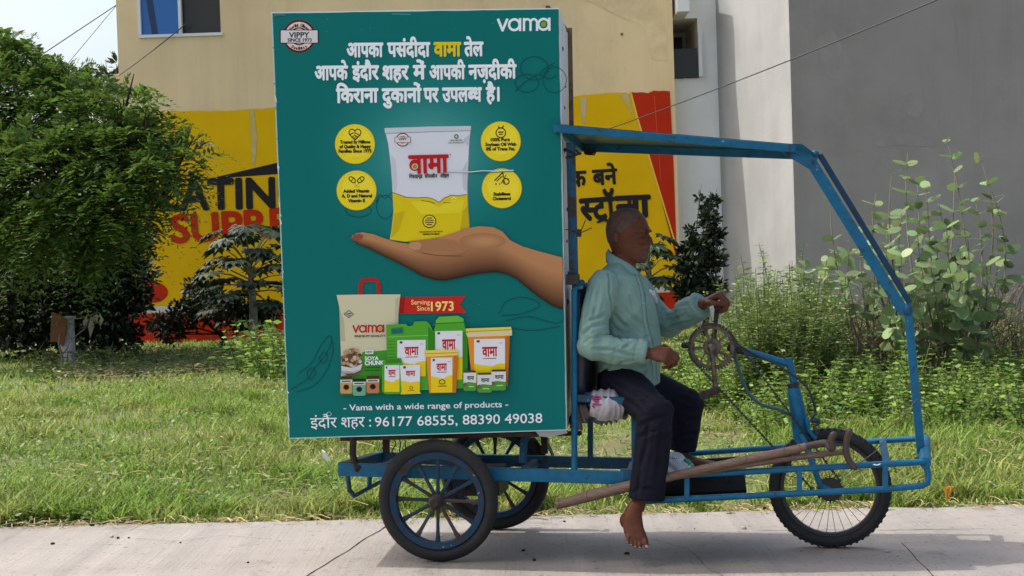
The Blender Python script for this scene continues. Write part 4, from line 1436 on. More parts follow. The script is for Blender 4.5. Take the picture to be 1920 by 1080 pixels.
# chain
mb = MB()
sp_c = hubC + Vector((0, -.045, 0)); top_c = Vector((cc.x, cc.y, cc.z))
dv = (sp_c - top_c); L0 = math.hypot(dv.x, dv.z); ux, uz = dv.x / L0, dv.z / L0
nx_, nz_ = -uz, ux
if nz_ < 0: nx_, nz_ = uz, -ux
k1 = (R + .004 - .056) / L0
for sgn in (1, -1):
    n_ = Vector((sgn * nx_, 0, sgn * nz_)) * math.sqrt(1 - k1 * k1) + Vector((ux, 0, uz)) * k1
    a = top_c + n_ * (R + .004); b = sp_c + n_ * .056
    N_ = int((b - a).length / .0127)
    for i in range(N_):
        p = a.lerp(b, i / N_); q = a.lerp(b, (i + .82) / N_)
        mb.bar(p, q, .011 if i % 2 else .007, .014 if i % 2 else .011, (0, 1, 0))
for k in range(40):
    a = 2 * math.pi * k / 40
    d = Vector((math.sin(a), 0, math.cos(a)))
    if d.x * ux + d.z * uz > .55: continue
    a2 = a + 2 * math.pi / 40 * .85; d2 = Vector((math.sin(a2), 0, math.cos(a2)))
    mb.bar(cc + d * (R + .004), cc + d2 * (R + .004), .011, .014, (0, 1, 0))
part(mb, 'chain', M_BLACKM, None, False)
# cables and straps


def curve(pts, n=8):
    pts = [Vector(p) for p in pts]; out = []
    P = [pts[0] * 2 - pts[1]] + pts + [pts[-1] * 2 - pts[-2]]
    for i in range(1, len(P) - 2):
        for k in range(n):
            t = k / n
            out.append(.5 * ((2 * P[i]) + (P[i + 1] - P[i - 1]) * t + (2 * P[i - 1] - 5 * P[i] + 4 * P[i + 1] - P[i + 2]) * t * t + (3 * P[i] - P[i - 1] - 3 * P[i + 1] + P[i + 2]) * t ** 3))
    return out + [pts[-1]]


mb = MB(); mb.tube(curve([U(1376, 662, -.02), U(1388, 700, -.03), U(1402, 735, -.03), U(1425, 757, -.03), U(1460, 768, -.03), U(1488, 781, -.03)]), .007, 8); part(mb, 'brake_cable', mat('green_sleeve', (.02, .08, .085), .5))
mb = MB()
mb.tube(curve([U(1378, 642, -.03), U(1410, 662, -.03), U(1450, 680, -.04), U(1490, 706, -.05), U(1512, 726, -.05), U(1526, 752, -.05), U(1530, 775, -.05)]), .005, 6)
part(mb, 'brake_cable', M_CABLE); mb = MB()
mb.tube(curve([U(1478, 698, -.04), U(1500, 712, -.05), U(1518, 735, -.05), U(1528, 770, -.04), U(1520, 790, -.03)]), .005, 6)
part(mb, 'brake_cable', M_CABLE)
mb = MB()
mb.tube(curve([U(1530, 775, -.05), U(1522, 785, -.05), U(1536, 792, -.05), U(1526, 800, -.05), U(1532, 815, -.05)]), .007, 6)
mb.ball(U(1528, 788, -.05), (.016, .014, .012), 8, 6); mb.bar(U(1520, 790, -.05), U(1538, 788, -.05), .012, .016)
part(mb, 'brake_caliper', mat('dark_green_metal', (.012, .03, .028), .5))
# rear underside clutter: battery box and tangled wires
mb = MB()
c = U(905, 905, .1)
mb.bar(c + Vector((-.09, 0, .015)), c + Vector((.10, 0, .015)), .22, .12, (0, 0, 1), .012); part(mb, 'under_box', M_BLACKM)
for k in range(3):
    mb = MB(); mb.tube(curve([U(735 + 12 * k, 818, .1), U(742 + 9 * k, 832, .1), U(735 + 14 * k, 846, .12), U(745 + 10 * k, 858, .15)]), .003, 5); part(mb, 'wire', M_CABLE)
# ------------------------------------------------------------------ billboard box
BA = math.radians(5)
BP = Vector((-.30, 5.98, 0))
BN = Vector((-math.sin(BA), -math.cos(BA), 0))          # out of the printed face, towards the road


def Bf(px, py, layer=0):
    off = layer * .00012
    r = ray(px, py)
    t = (off - (CAM - BP).dot(BN)) / r.dot(BN)
    return CAM + r * t


TL, TR, BR_, BL = (508, 23), (1049, 15), (1063, 806), (541, 823)
corner = [Bf(*p) for p in (TL, TR, BR_, BL)]
box = thing('billboard_box', 'tall box covered in a green printed oil advertisement standing on the cart', 'billboard', ((corner[2] + corner[3]) / 2))
bpy.context.view_layer.update()
BDEP = .66
M_FLEX = mat('white_flex', (.66, .67, .68), .45, var=.05, bump=.15, bscale=12)
M_TEAL = ink((0, 99, 94))
back = [p - BN * BDEP for p in corner]
mb = MB()
f = [p - BN * .004 for p in corner]
mb.add(f + back, [[0, 1, 2, 3], [7, 6, 5, 4], [0, 4, 5, 1], [1, 5, 6, 2], [2, 6, 7, 3], [3, 7, 4, 0]])
o = under(mb.build('body', M_FLEX), box)


class Art:
    """flat print on the banner; every shape sits one thin ink layer above the last"""
    L0 = 2

    def __init__(s, name, parent, base):
        s.mb, s.ms, s.name, s.parent, s.lay = MB(), [], name, parent, base

    def ink(s, c):
        m = ink(c) if isinstance(c, tuple) else c
        if m not in s.ms: s.ms.append(m)
        s.mb.mi = s.ms.index(m)

    def poly(s, pts, c, bump=True):
        s.ink(c)
        P = [Bf(x, y, s.lay) for x, y in pts]
        Q = [Vector((x, -y, 0)) for x, y in pts]
        s.mb.add(P, [list(t) for t in tessellate_polygon([Q])])
        if bump: s.lay += 1

    def ell(s, cx, cy, rx, ry, c, n=32, a0=0):
        s.poly([(cx + rx * math.cos(a), cy + ry * math.sin(a)) for a in np.linspace(0, 2 * math.pi, n + 1)[:-1]], c)

    def rect(s, x0, y0, x1, y1, c, sk=-.018):
        s.poly([(x0, y0), (x1, y0 + sk * (x1 - x0)), (x1, y1 + sk * (x1 - x0)), (x0, y1)], c)

    def line(s, pts, wd, c, closed=False):
        s.ink(c)
        pts = [Vector((x, y, 0)) for x, y in pts]
        if closed: pts.append(pts[0])
        Lf, Rt = [], []
        for i, p in enumerate(pts):
            a = pts[max(0, i - 1)] if not (closed and i == 0) else pts[-2]
            b = pts[min(len(pts) - 1, i + 1)] if not (closed and i == len(pts) - 1) else pts[1]
            d = (b - a).normalized(); q = Vector((-d.y, d.x, 0)) * wd / 2
            Lf.append(p + q); Rt.append(p - q)
        n = len(pts)
        s.mb.add([Bf(v.x, v.y, s.lay) for v in Lf + Rt], [[i, i + 1, n + i + 1, n + i] for i in range(n - 1)])
        s.lay += 1

    def ring(s, cx, cy, rx, ry, wd, c, a0=0, a1=2 * math.pi, n=28):
        s.line([(cx + rx * math.cos(a), cy + ry * math.sin(a)) for a in np.linspace(a0, a1, n)], wd, c)

    def text(s, segs, x0, y0, x1, y1, cap, c, bold=0.0, ref=None):
        s.ink(c)
        put_text(s.mb, Bf, segs, x0, y0, x1, y1, cap, s.lay, bold, ref)
        s.lay += 1

    def done(s):
        return under(s.mb.build(s.name, s.ms), box) if s.parent is box else sub(s.mb.build(s.name, s.ms), s.parent, box)


WHT = (212, 219, 219); YEL = (205, 182, 18); DRK = (26, 26, 20); REDP = (172, 22, 24); LIME = (134, 150, 60)
TEALC = (0, 92, 85)
b_ = Art('banner', box, 0)
inx = [(TL[0] + 2, TL[1] + 2.5), (TR[0] - 2, TR[1] + 2), (BR_[0] - 2, BR_[1] - .5), (BL[0] + 2, BL[1] - 2)]
edge = []
for (x0, y0), (x1, y1) in zip(inx, inx[1:] + inx[:1]):
    n = int(math.hypot(x1 - x0, y1 - y0) / 14)
    for k in range(n):
        x, y = x0 + (x1 - x0) * k / n, y0 + (y1 - y0) * k / n
        edge.append((x + 1.1 * noise.noise(Vector((x * .021, y * .021, 3))) + .5 * noise.noise(Vector((x * .11, y * .11, 8))), y + 1.1 * noise.noise(Vector((x * .021, y * .021, 13))) + .5 * noise.noise(Vector((x * .11, y * .11, 18)))))
b_.poly(edge, M_TEAL)
banner = b_.done()
# trim: bright folded lip along top and left edge
lip = Art('edge_lip', banner, 1)
lip.line([(509, 24), (780, 19.5), (1049, 16)], 2.0, (190, 205, 205)); lip.line([(510, 26), (526, 420), (542, 822)], 1.8, (150, 178, 172)); lip.line([(542, 822), (1062, 806)], 1.6, (170, 190, 186))
for i in range(26):
    y = random.uniform(40, 815); x = 508.5 + 33 * (y - 23) / 800
    lip.line([(x, y), (x + random.uniform(1, 4), y + random.uniform(2, 14))], random.uniform(1, 2.2), random.choice([(150, 178, 170), (90, 140, 132), (200, 205, 200)]))
lip.line([(512, 30), (522, 27), (535, 28)], 4, (58, 110, 104)); lip.line([(735, 26), (770, 27)], 1.4, (80, 150, 145))
lip.done()
sc_ = Art('scuff', banner, 1)
for i in range(60):
    x, y = random.uniform(520, 1050), random.choice([random.uniform(26, 60), random.uniform(760, 805), random.uniform(60, 760)])
    a = random.uniform(0, 3.14); L_ = random.uniform(1.5, 7)
    sc_.line([(x, y), (x + L_ * math.cos(a), y + L_ * .6 * math.sin(a))], random.uniform(.3, .7), random.choice([(46, 122, 114), (70, 140, 132), (0, 74, 70)])); sc_.lay -= .9
sc_.done().__setitem__('kind', 'stuff')
# soft light glow printed round the packet
gl = Art('printed_glow', banner, 2)
for i in range(1, 26):
    t = 1 - i / 26; k = (i / 26) ** 1.9
    gl.ell(805, 285, 60 + 190 * t, 50 + 185 * t, (int(0 + 62 * k), int(99 + 36 * k), int(94 + 36 * k)), 56)
gl.done()
# line sketches of fruit and leaves
SKC = (8, 66, 64)
for cx, cy, rx, ry in ((1002, 128, 26, 22), (988, 156, 22, 17), (1040, 150, 22, 24), (672, 395, 24, 12), (722, 388, 16, 22)):
    sk_ = Art('line_sketch', banner, 24); sk_.ring(cx, cy, rx, ry, 1.2, SKC); sk_.done()
for pts in ([(965, 172), (990, 150), (1010, 140), (1030, 148), (1045, 140)], [(1012, 140), (1022, 128), (1040, 118)], [(935, 590), (950, 565), (985, 558), (1012, 572), (980, 588), (940, 592)], [(948, 602), (990, 594), (1040, 606), (1056, 600)], [(960, 615), (1000, 620), (1050, 612)], [(545, 730), (575, 712), (590, 690), (610, 665), (622, 640), (616, 630), (600, 650), (585, 680), (560, 700)],
            [(556, 735), (590, 722), (612, 695), (624, 660), (622, 638)], [(575, 700), (584, 690), (592, 700), (582, 712), (575, 700)], [(598, 672), (606, 660), (614, 668), (606, 682), (598, 672)], [(705, 380), (712, 365), (722, 372), (735, 360)]):
    sk_ = Art('line_sketch', banner, 25); sk_.line(curve([(x, y, 0) for x, y in pts], 5) and [(v.x, v.y) for v in curve([(x, y, 0) for x, y in pts], 5)], 1.3, SKC); sk_.done()


# --- emblem -----------------------------------------------------------------
def emblem(a, cx, cy, s, full=True):
    MAR, PAL = (88, 22, 26), (205, 188, 178)
    a.ell(cx, cy, 31 * s, 31 * s, MAR); a.ell(cx, cy, 27 * s, 27 * s, PAL); a.ell(cx, cy, 17 * s, 17 * s, MAR); a.ell(cx, cy, 14.5 * s, 14.5 * s, PAL)
    a.rect(cx - 36.5 * s, cy - 12.5 * s, cx + 36.5 * s, cy + 13.5 * s, (42, 16, 22), 0.0); a.rect(cx - 34.5 * s, cy - 11 * s, cx + 34.5 * s, cy + 12 * s, (196, 193, 192), 0.0)
    a.text('VIPPY', cx - 19 * s, cy + 2.5 * s, cx + 19 * s, cy + 2.0 * s, 9.6 * s, DRK, .03)
    if full:
        a.text('SINCE 1973', cx - 22 * s, cy + 10 * s, cx + 23.5 * s, cy + 10 * s, 6 * s, DRK, .035)
        for word, a0, a1, r in (('World Class', -2.45, -.68, 18.6), ('Quality', 2.15, 1.0, 25.2)):
            for i, ch in enumerate(word):
                if ch == ' ': continue
                an = a0 + (a1 - a0) * i / (len(word) - 1)
                px, py = cx + r * s * math.cos(an), cy + r * s * math.sin(an)
                tx, ty = (-math.sin(an), math.cos(an)) if a0 < 0 else (math.sin(an), -math.cos(an))
                w2 = 1.7 * s
                a.text(ch, px - tx * w2, py - ty * w2, px + tx * w2, py + ty * w2, 5 * s, DRK, .04)


e = Art('round_seal', banner, 3); emblem(e, 561, 68, 1.0); e.done()


# --- rounded latin logo ---------------------------------------------------------
def vama(a, x, y, s, c, dot, wd=.19, slope=-.014):
    """x = left, y = baseline, s = x-height in pixels"""
    q = wd * s
    def P(u, v): return (x + u * s, y - v * s + slope * u * s)
    a.line([P(.06, .98), P(.42, .08)], q, c); a.line([P(.42, .08), P(.80, .98)], q, c); a.poly([P(.32, .0), P(.52, 0), P(.48, .25), P(.36, .25)], c)
    for u0 in (1.32, 3.56):
        a.line([P(u0 + .40 * math.cos(t), .5 + .41 * math.sin(t)) for t in np.linspace(0, 2 * math.pi, 26)], q, c)
        a.line([P(u0 + .44, 0), P(u0 + .44, 1.0)], q * .95, c)
    a.line([P(2.06, 0), P(2.06, 1.0)], q * .95, c)
    for u0 in (2.06, 2.56):
        a.line([P(u0 + .25 + .25 * math.cos(t), .62 + .29 * math.sin(t)) for t in np.linspace(math.pi, 0, 14)], q * .92, c)
        a.line([P(u0 + .5, 0), P(u0 + .5, .64)], q * .95, c)
    a.ell(*P(3.56, .5), .20 * s, .20 * s, dot, 18)


e = Art('latin_logo', banner, 3); vama(e, 932, 59, 24.5, WHT, (120, 150, 45)); e.done()

# --- headline ------------------------------------------------------------------
e = Art('headline', banner, 26)
HB = .042
e.text('आपका', 650, 106.5, 719, 105.7, 24.5, WHT, HB); e.text('पसंदीदा', 726, 105.7, 807, 104.8, 24.5, WHT, HB); e.text('तेल', 870, 104.5, 907, 104, 24.5, WHT, HB)
e.text('आपके', 590, 149.5, 653, 148.7, 24.5, WHT, HB); e.text('इंदौर', 660, 148.7, 711, 148.2, 24.5, WHT, HB); e.text('शहर', 717, 149, 767, 148.3, 24.5, WHT, HB); e.text('में', 774, 148, 799, 147.6, 24.5, WHT, HB); e.text('आपकी', 805, 148.4, 873, 147.4, 24.5, WHT, HB); e.text('नज़दीकी', 878, 147.4, 969, 146.2, 24.5, WHT, HB)
e.text('िकराना', 630, 192, 710, 191, 24.5, WHT, HB); e.text('दुकानों', 716, 191.5, 791, 190.5, 24.5, WHT, HB); e.text('पर', 794, 190.8, 823, 190.4, 24.5, WHT, HB)
e.text(['उपल', ('half', 'ब', .68), 'ध'], 829, 190.2, 904, 189.3, 24.5, WHT, HB); e.text('है।', 911, 189.2, 937, 188.8, 24.5, WHT, HB)
e.done()
e = Art('headline_word', banner, 26); e.text('वामा', 813, 105, 865, 104.5, 24.5, YEL, HB); e.done()


# --- four round badges --------------------------------------------------------------
def badge(cx, cy, lines, icon):
    a = Art('round_badge', banner, 27)
    a.ell(cx, cy, 37.8, 37.6, (168, 142, 16), 44); a.ell(cx, cy, 37, 36.8, (212, 192, 28), 44); a.ell(cx + 2, cy - 3, 30, 28, (217, 199, 48), 40)
    icon(a, cx, cy - 18)
    for t, x0, x1, y in lines: a.text(t, cx + x0, cy + y + .3, cx + x1, cy + y - .3, 5.7, DRK, .055)
    a.done()


def ic_heart(a, x, y):
    h = [(x + .86 * 13 * math.sin(t) ** 3, y - 1 - (12.5 * math.cos(t) - 4.6 * math.cos(2 * t) - 2 * math.cos(3 * t) - math.cos(4 * t)) * .78) for t in np.linspace(0, 2 * math.pi, 30)]
    a.line(h, 1.9, DRK); a.line([(x - 10, y + 1), (x - 3, y - 3), (x + 3, y - 2), (x + 10, y + 3)], 1.9, DRK); a.line([(x - 6, y + 7), (x, y + 1), (x + 6, y + 6)], 1.8, DRK); a.line([(x - 3, y + 9), (x + 2, y + 4)], 1.6, DRK); a.line([(x + 1, y + 10), (x + 5, y + 6)], 1.6, DRK)


def ic_caps(a, x, y):
    for s in (-1, 1):
        c0 = (x + s * 8, y - 2); d = (s * .75, -.62); n_ = (-d[1], d[0])
        pts = []
        for t in np.linspace(0, 2 * math.pi, 22)[:-1]:
            u, v = 7 * math.copysign(abs(math.cos(t)) ** .6, math.cos(t)), 4 * math.sin(t)
            pts.append((c0[0] + d[0] * u + n_[0] * v, c0[1] + d[1] * u + n_[1] * v))
        a.line(pts, 1.9, DRK, True); a.line([(c0[0] + n_[0] * 4, c0[1] + n_[1] * 4), (c0[0] - n_[0] * 4, c0[1] - n_[1] * 4)], 1.5, DRK)
    for dx, dy in ((-3, 6), (0, 9), (3, 6), (-1, 12), (4, 11)): a.ell(x + dx, y + dy, .9, .9, DRK, 8)


def ic_fruit(a, x, y):
    a.ring(x, y + 2, 9, 9, 2.0, DRK); a.line([(x - 5, y + 1), (x + 5, y + .5)], 2.4, DRK); a.line([(x - 4, y + 5), (x + 4, y + 4.5)], 2.0, DRK)
    a.poly([(x, y - 7), (x - 6, y - 12), (x - 4, y - 6)], DRK); a.poly([(x, y - 7), (x + 6, y - 13), (x + 4, y - 6)], DRK)


def ic_chol(a, x, y):
    a.line([(x - 14, y + 4), (x + 2, y - 12)], 2.2, DRK); a.line([(x - 10, y + 5), (x + 1, y - 5)], 1.8, DRK); a.line([(x + 2, y - 12), (x + 3, y - 2), (x + 8, y - 6)], 2.0, DRK)
    a.ring(x + 8, y + 5, 5.5, 5.5, 1.9, DRK); a.line([(x - 1, y + 9), (x + 3, y + 1), (x + 6, y + 8)], 1.9, DRK); a.ell(x - 11, y + 10, 1.3, 2.1, DRK, 8); a.ell(x - 4, y + 10, 1, 1.8, DRK, 8); a.line([(x + 4, y - 2), (x + 13, y + 2)], 1.9, DRK)


badge(665.5, 270, [('Trusted by Millions', -28, 29, -1), ('of Quality & Happy', -29, 30, 7.5), ('Families Since 1973', -31, 31, 16)], ic_heart)
badge(668.5, 357, [('Added Vitamin', -25, 24, 4), ('A, D and Natural', -28, 29, 13), ('Vitamin E', -16, 16, 22)], ic_caps)
badge(939, 265, [('100% Pure', -19, 17, -.5), ('Soybean Oil With', -29, 29, 8.5), ('0% of Trans Fat.', -28, 27, 17)], ic_fruit)
badge(941, 353, [('Stabilises', -16, 16, 13.5), ('Cholesterol', -17, 17, 22)], ic_chol)


# --- devanagari logo -----------------------------------------------------------------
def logo(a, x0, y0, x1, y1, cap, dot=True, c=REDP):
    a.text('वामा', x0, y0, x1, y1, cap, c, .035)
    if dot:
        u = (x1 - x0)
        a.ell(x0 + u * .155, y0 - cap * .40, u * .075, u * .072, (196, 198, 170), 18); a.ell(x0 + u * .155, y0 - cap * .40, u * .058, u * .056, (120, 138, 40), 18)


# --- packet ----------------------------------------------------------------------------
e = Art('oil_packet', banner, 30)
pk = [(721, 240), (802, 237.5), (883, 236), (880, 262), (878, 300), (876, 350), (877, 385), (880, 428), (860, 438), (800, 449), (760, 453), (731, 449), (735, 425), (738, 395), (736, 355), (733, 310), (728, 270)]
e.poly([(x + (2 if x > 800 else -1), y + 1) for x, y in pk], (92, 122, 120)); e.poly(pk, (196, 199, 203))
e.poly([(721, 240), (883, 236), (882, 246), (800, 248), (722, 251)], (182, 186, 190)); e.line([(722, 250), (800, 247.5), (882, 245)], 1.1, (110, 115, 120))
e.poly([(733, 290), (742, 300), (745, 350), (740, 362), (736, 350)], (180, 184, 190)); e.poly([(876, 300), (866, 320), (868, 352), (876, 362)], (176, 180, 186)); e.poly([(880, 252), (868, 262), (878, 275)], (172, 178, 184))
wave = [(736, 361), (748, 365), (762, 370), (784, 371), (800, 370), (812, 373), (823, 379.5), (832, 372), (845, 366), (860, 367), (876, 364.5)]
e.poly(wave + [(877, 385), (880, 428), (860, 438), (800, 449), (760, 453), (731, 449), (735, 425), (738, 395)], (198, 178, 16))
e.poly([(740, 400), (760, 395), (748, 432), (733, 446)], (182, 160, 12)); e.poly([(868, 395), (877, 385), (879.5, 428), (862, 436)], (178, 156, 14)); e.poly([(770, 378), (800, 376), (823, 388), (850, 374), (872, 374), (864, 400), (790, 402)], (206, 190, 34))
e.line(wave, 1.3, (110, 96, 20)); e.line([(846, 373), (851, 370), (856, 373)], 2, (225, 215, 140)); e.line([(790, 376), (806, 378), (815, 382)], 1.4, (120, 100, 14)); e.line([(830, 380), (845, 380)], 1, (130, 110, 16))
e.ell(805, 415, 13, 12.5, (60, 44, 12), 28); e.ell(805, 415, 11.3, 10.8, (200, 180, 60), 28)
for k, hw in ((-6, 5), (-2, 8), (2, 8), (6, 5)): e.line([(805 - hw, 415 + k), (805 + hw, 415 + k - .2)], 1.9, (66, 50, 12))
e.text('PURE GOODNESS & YOUR HEALTH', 786, 436.2, 830, 435, 2.2, DRK, .03); e.text('REFINED SOYABEAN', 793, 440.6, 824, 439.8, 2.6, DRK, .04)
emblem(e, 755, 262, .41, False)
e.ring(855.5, 256, 3.2, 3.4, 1.8, (30, 90, 50)); e.text('100% VEG OIL', 844, 264.5, 867, 264, 2.2, (24, 60, 36), .03); e.text('NO TRANS FAT', 841, 269, 871, 268.4, 2.0, DRK, .03)
logo(e, 766, 325, 842, 323, 32)
e.ell(844, 290, 1.2, 1.2, DRK, 8)
e.text('िरफाइन्ड', 767, 334.2, 792, 333.6, 6, DRK, .03); e.text('सोयाबीन', 796, 333.6, 820, 333, 6, DRK, .03); e.text('ऑइल', 825, 333, 842, 332.6, 6, DRK, .03)
e.line([(846, 321), (880, 322.5), (905, 320), (930, 320.5), (963, 319)], 1.6, (190, 205, 205)); e.line([(820, 325), (850, 323), (890, 324.5)], 1.0, (120, 130, 130)); e.line([(880, 325), (930, 323), (960, 321)], 1.4, (30, 92, 90))
e.done()

# --- open hand holding the packet ----------------------------------------------------------
e = Art('printed_hand', banner, 60)
hand = [(659, 449), (661, 442), (668, 437), (680, 435.5), (700, 439), (718, 446), (733, 451), (750, 455), (766, 457), (772, 452), (790, 450), (820, 446), (850, 437), (872, 428), (900, 424), (925, 426), (942, 434), (956, 450), (980, 462), (1010, 471), (1054.5, 483), (1055.5, 581), (1035, 573), (1012, 559), (990, 541), (970, 524), (950, 514), (930, 510), (905, 512), (880, 516), (855, 522), (835, 526), (815, 525), (792, 518), (765, 503), (740, 490), (715, 478), (690, 465), (672, 459)]
NT = 22
yt_ = lambda x: np.interp(x, [659, 680, 700, 760, 800, 872, 925, 956, 1010, 1055], [443, 437, 440, 456, 449, 429, 427, 451, 471, 483])
for k in range(NT):
    f_ = k / (NT - 1)
    tcol = tuple(int(a + (b - a) * f_ ** .62) for a, b in zip((48, 27, 16), (166, 118, 78)))
    out = []
    for (x, y) in hand:
        d = y - yt_(x)
        out.append((x, yt_(x) + d * (1 - f_ * .66) if d > 5 else y + (0 if x > 1050 else .0)))
    e.poly(out, tcol)
    e.lay -= .55
# lighter, broader roll of light over wrist and palm heel
for k in range(10):
    f_ = k / 9
    e.ell(905 + 6 * f_, 452, 44 * (1 - .7 * f_), 15 * (1 - .7 * f_), tuple(int(a + (b - a) * f_) for a, b in zip((150, 106, 70), (172, 126, 86))), 28); e.lay -= .55
e.lay += 2
e.poly([(766, 457), (768, 453), (790, 450), (820, 447), (850, 450), (884, 466), (866, 475), (838, 479), (800, 477), (780, 473), (770, 467)], (150, 107, 71))
e.poly([(766, 459), (772, 455), (784, 453), (790, 458), (788, 467), (778, 469), (769, 465)], (170, 128, 96))
e.line([(790, 474), (820, 479), (850, 480), (868, 480)], 1.3, (108, 70, 44))
e.poly([(660, 446), (664, 440), (674, 438), (682, 442), (676, 450), (664, 452)], (128, 70, 56))
e.done()

# --- product group ---------------------------------------------------------------------------
e = Art('bulk_bag', banner, 34)
e.line([(676, 557), (676, 532), (680, 526), (692, 524), (705, 525), (710, 530), (710, 556)], 7.5, (158, 30, 32))
bag = [(631, 553), (690, 552), (751, 552), (749, 566), (747, 590), (747, 735), (700, 738), (638, 741), (640, 690), (637, 600), (636, 575)]
e.poly(bag, (188, 184, 150)); e.poly([(636, 575), (645, 600), (648, 640), (639, 640), (637, 600)], (168, 164, 132)); e.poly([(741, 560), (750, 556), (747, 590), (747, 650), (740, 640)], (170, 166, 136)); e.poly([(680, 660), (747, 655), (747, 735), (700, 738), (640, 740), (641, 705), (670, 700)], (58, 140, 40)); e.poly([(640, 714), (747, 706), (747, 735), (638, 741)], (42, 116, 34))
e.ell(654, 589, 10, 7.5, DRK, 4); e.ell(654, 589, 8, 6, (180, 178, 160), 4); e.line([(649, 589), (659, 588)], 2, DRK); e.line([(652, 592), (657, 592)], 1.4, DRK)
vama(e, 661, 624, 14.5, REDP, (170, 150, 50), .2); e.text('PREMIUM QUALITY', 665, 632.5, 723, 631.4, 3.8, DRK, .02)
e.ell(660, 684, 20, 22, (120, 84, 56), 24)
for i in range(46):
    a = random.uniform(0, 6.28); r = math.sqrt(random.random()); x, y = 660 + 19 * r * math.cos(a), 672 + 17 * r * math.sin(a)
    if 640 < x: e.ell(x, y, 3.6, 3.4, random.choice([(140, 104, 74), (108, 74, 50), (168, 136, 104), (92, 60, 40), (190, 176, 150)]), 10)
e.poly([(640, 686), (660, 690), (680, 682), (676, 694), (664, 700), (640, 700)], (186, 186, 184)); e.poly([(640, 695), (664, 697), (676, 692), (664, 700), (640, 701)], (150, 152, 152))
e.rect(685, 656, 700, 664, (206, 206, 196)); e.text('NEW', 686.5, 662, 698.5, 661.6, 3.8, (40, 60, 30), .03)
e.text('SOYA', 684, 675.5, 710, 675, 6.8, WHT, .03); e.text('CHUNKS', 684, 684.5, 724, 683.6, 7.6, WHT, .04); e.text('HIGH PROTEIN', 685, 690.5, 712, 690, 2.6, (10, 40, 10), .03); e.text('EASY TO COOK', 685, 696, 712, 695.5, 2.6, (10, 40, 10), .03)
e.done()
e = Art('ribbon', banner, 33)
e.poly([(748, 557), (800, 556.5), (873, 555), (862, 571), (875, 586.5), (800, 587.5), (748, 588)], (176, 34, 28)); e.poly([(748, 557), (760, 557), (756, 588), (748, 588)], (136, 24, 20))
e.text('Serving', 771, 571, 806, 570.5, 8.5, (226, 196, 120), .012); e.text('Since', 782, 582.5, 806, 582, 8.5, (226, 196, 120), .012); e.text('1973', 808, 583, 851, 582.3, 17, (232, 204, 112), .022)
e.done()

GRN, DGR = (72, 150, 40), (48, 118, 30)


def label_(a, x0, y0, x1, y1, yy):
    a.rect(x0, y0, x1, y1, (204, 206, 208)); w_ = x1 - x0
    a.poly([(x0, yy), (x0 + w_ * .35, yy + 3), (x0 + w_ * .6, yy + 5), (x0 + w_ * .75, yy), (x1, yy - 1), (x1, y1 - .4), (x0, y1)], (212, 186, 22))
    logo(a, x0 + w_ * .26, y0 + (yy - y0) * .70, x0 + w_ * .76, y0 + (yy - y0) * .68, (yy - y0) * .36, False)
    a.line([(x0 + w_ * .28, y0 + (yy - y0) * .79), (x0 + w_ * .72, y0 + (yy - y0) * .78)], 1.3, (110, 24, 24)); a.line([(x0 + w_ * .08, y0 + 4), (x0 + w_ * .18, y0 + 4)], 4, (60, 60, 58)); a.line([(x0 + w_ * .80, y0 + 7), (x0 + w_ * .92, y0 + 7)], .8, (120, 122, 120))


e = Art('green_canister', banner, 120)
e.poly([(817, 601), (823, 594), (858, 592), (869, 597), (871, 612), (877, 622), (877, 715), (868, 728), (820, 730), (812, 712), (812, 624), (816, 612)], GRN); e.poly([(817, 601), (823, 594), (858, 592), (869, 597), (869, 604), (818, 607)], (92, 168, 56)); e.line([(811, 610), (816, 607), (870, 604), (874, 612)], 2, DGR); e.poly([(868, 622), (877, 622), (877, 715), (868, 728)], DGR)
label_(e, 816, 621, 867, 712, 670); e.done()
e = Art('green_jerrycan', banner, 145)
e.poly([(724, 609), (760, 607), (766, 612), (774, 610), (777, 603), (799, 602), (806, 608), (814, 625), (814, 722), (806, 731), (736, 733), (727, 725)], GRN)
e.poly([(733, 615), (756, 613), (758, 621), (756, 626), (733, 627)], (60, 112, 60)); e.poly([(735, 618), (754, 616), (754, 624), (735, 625.5)], (10, 100, 92)); e.line([(727, 632), (814, 628)], 1.6, (112, 180, 76)); e.poly([(803, 612), (814, 625), (814, 722), (803, 728)], DGR)
for k in range(8): e.line([(726, 640 + 6 * k), (742, 639.6 + 6 * k)], 1, DGR)
label_(e, 745, 638, 798, 706, 678); e.done()
e = Art('orange_bucket', banner, 120)
e.poly([(877, 632), (956, 629), (952, 724), (886, 727)], (206, 128, 30)); e.poly([(946, 632), (956, 629), (952, 724), (945, 725)], (172, 98, 24)); e.poly([(874, 616), (958, 613), (960, 620), (960, 629), (878, 632), (873, 626)], (208, 190, 78)); e.poly([(873, 624), (960, 620), (960, 629), (877, 632)], (196, 186, 150)); e.line([(874, 622), (960, 618)], 1.3, (150, 124, 40))
label_(e, 889, 636, 947, 722, 682); e.done()
e = Art('orange_pail', banner, 180)
e.poly([(799, 667), (859, 665), (855, 736), (805, 737)], (206, 132, 34)); e.poly([(851, 667), (859, 665), (855, 736), (848, 736.5)], (176, 104, 26)); e.poly([(795, 657), (857, 655), (860, 661), (858, 666), (797, 669)], (212, 190, 90)); e.line([(796, 663.5), (859, 661)], 1.2, (156, 120, 46))
label_(e, 808, 671, 848, 736, 705); e.ring(829, 716, 5.5, 4, 1.5, (60, 44, 10)); e.line([(821, 724), (837, 723.6)], 1.4, (60, 44, 10)); e.done()
e = Art('small_can', banner, 180)
e.poly([(719, 677), (724, 673), (752, 671), (755, 680), (755, 735), (748, 739), (722, 739), (716, 733), (716, 690)], GRN); e.poly([(724, 674), (750, 672), (752, 680), (722, 682)], DGR); label_(e, 721, 685, 749, 735, 712); e.done()
e = Art('small_pouch', banner, 205)
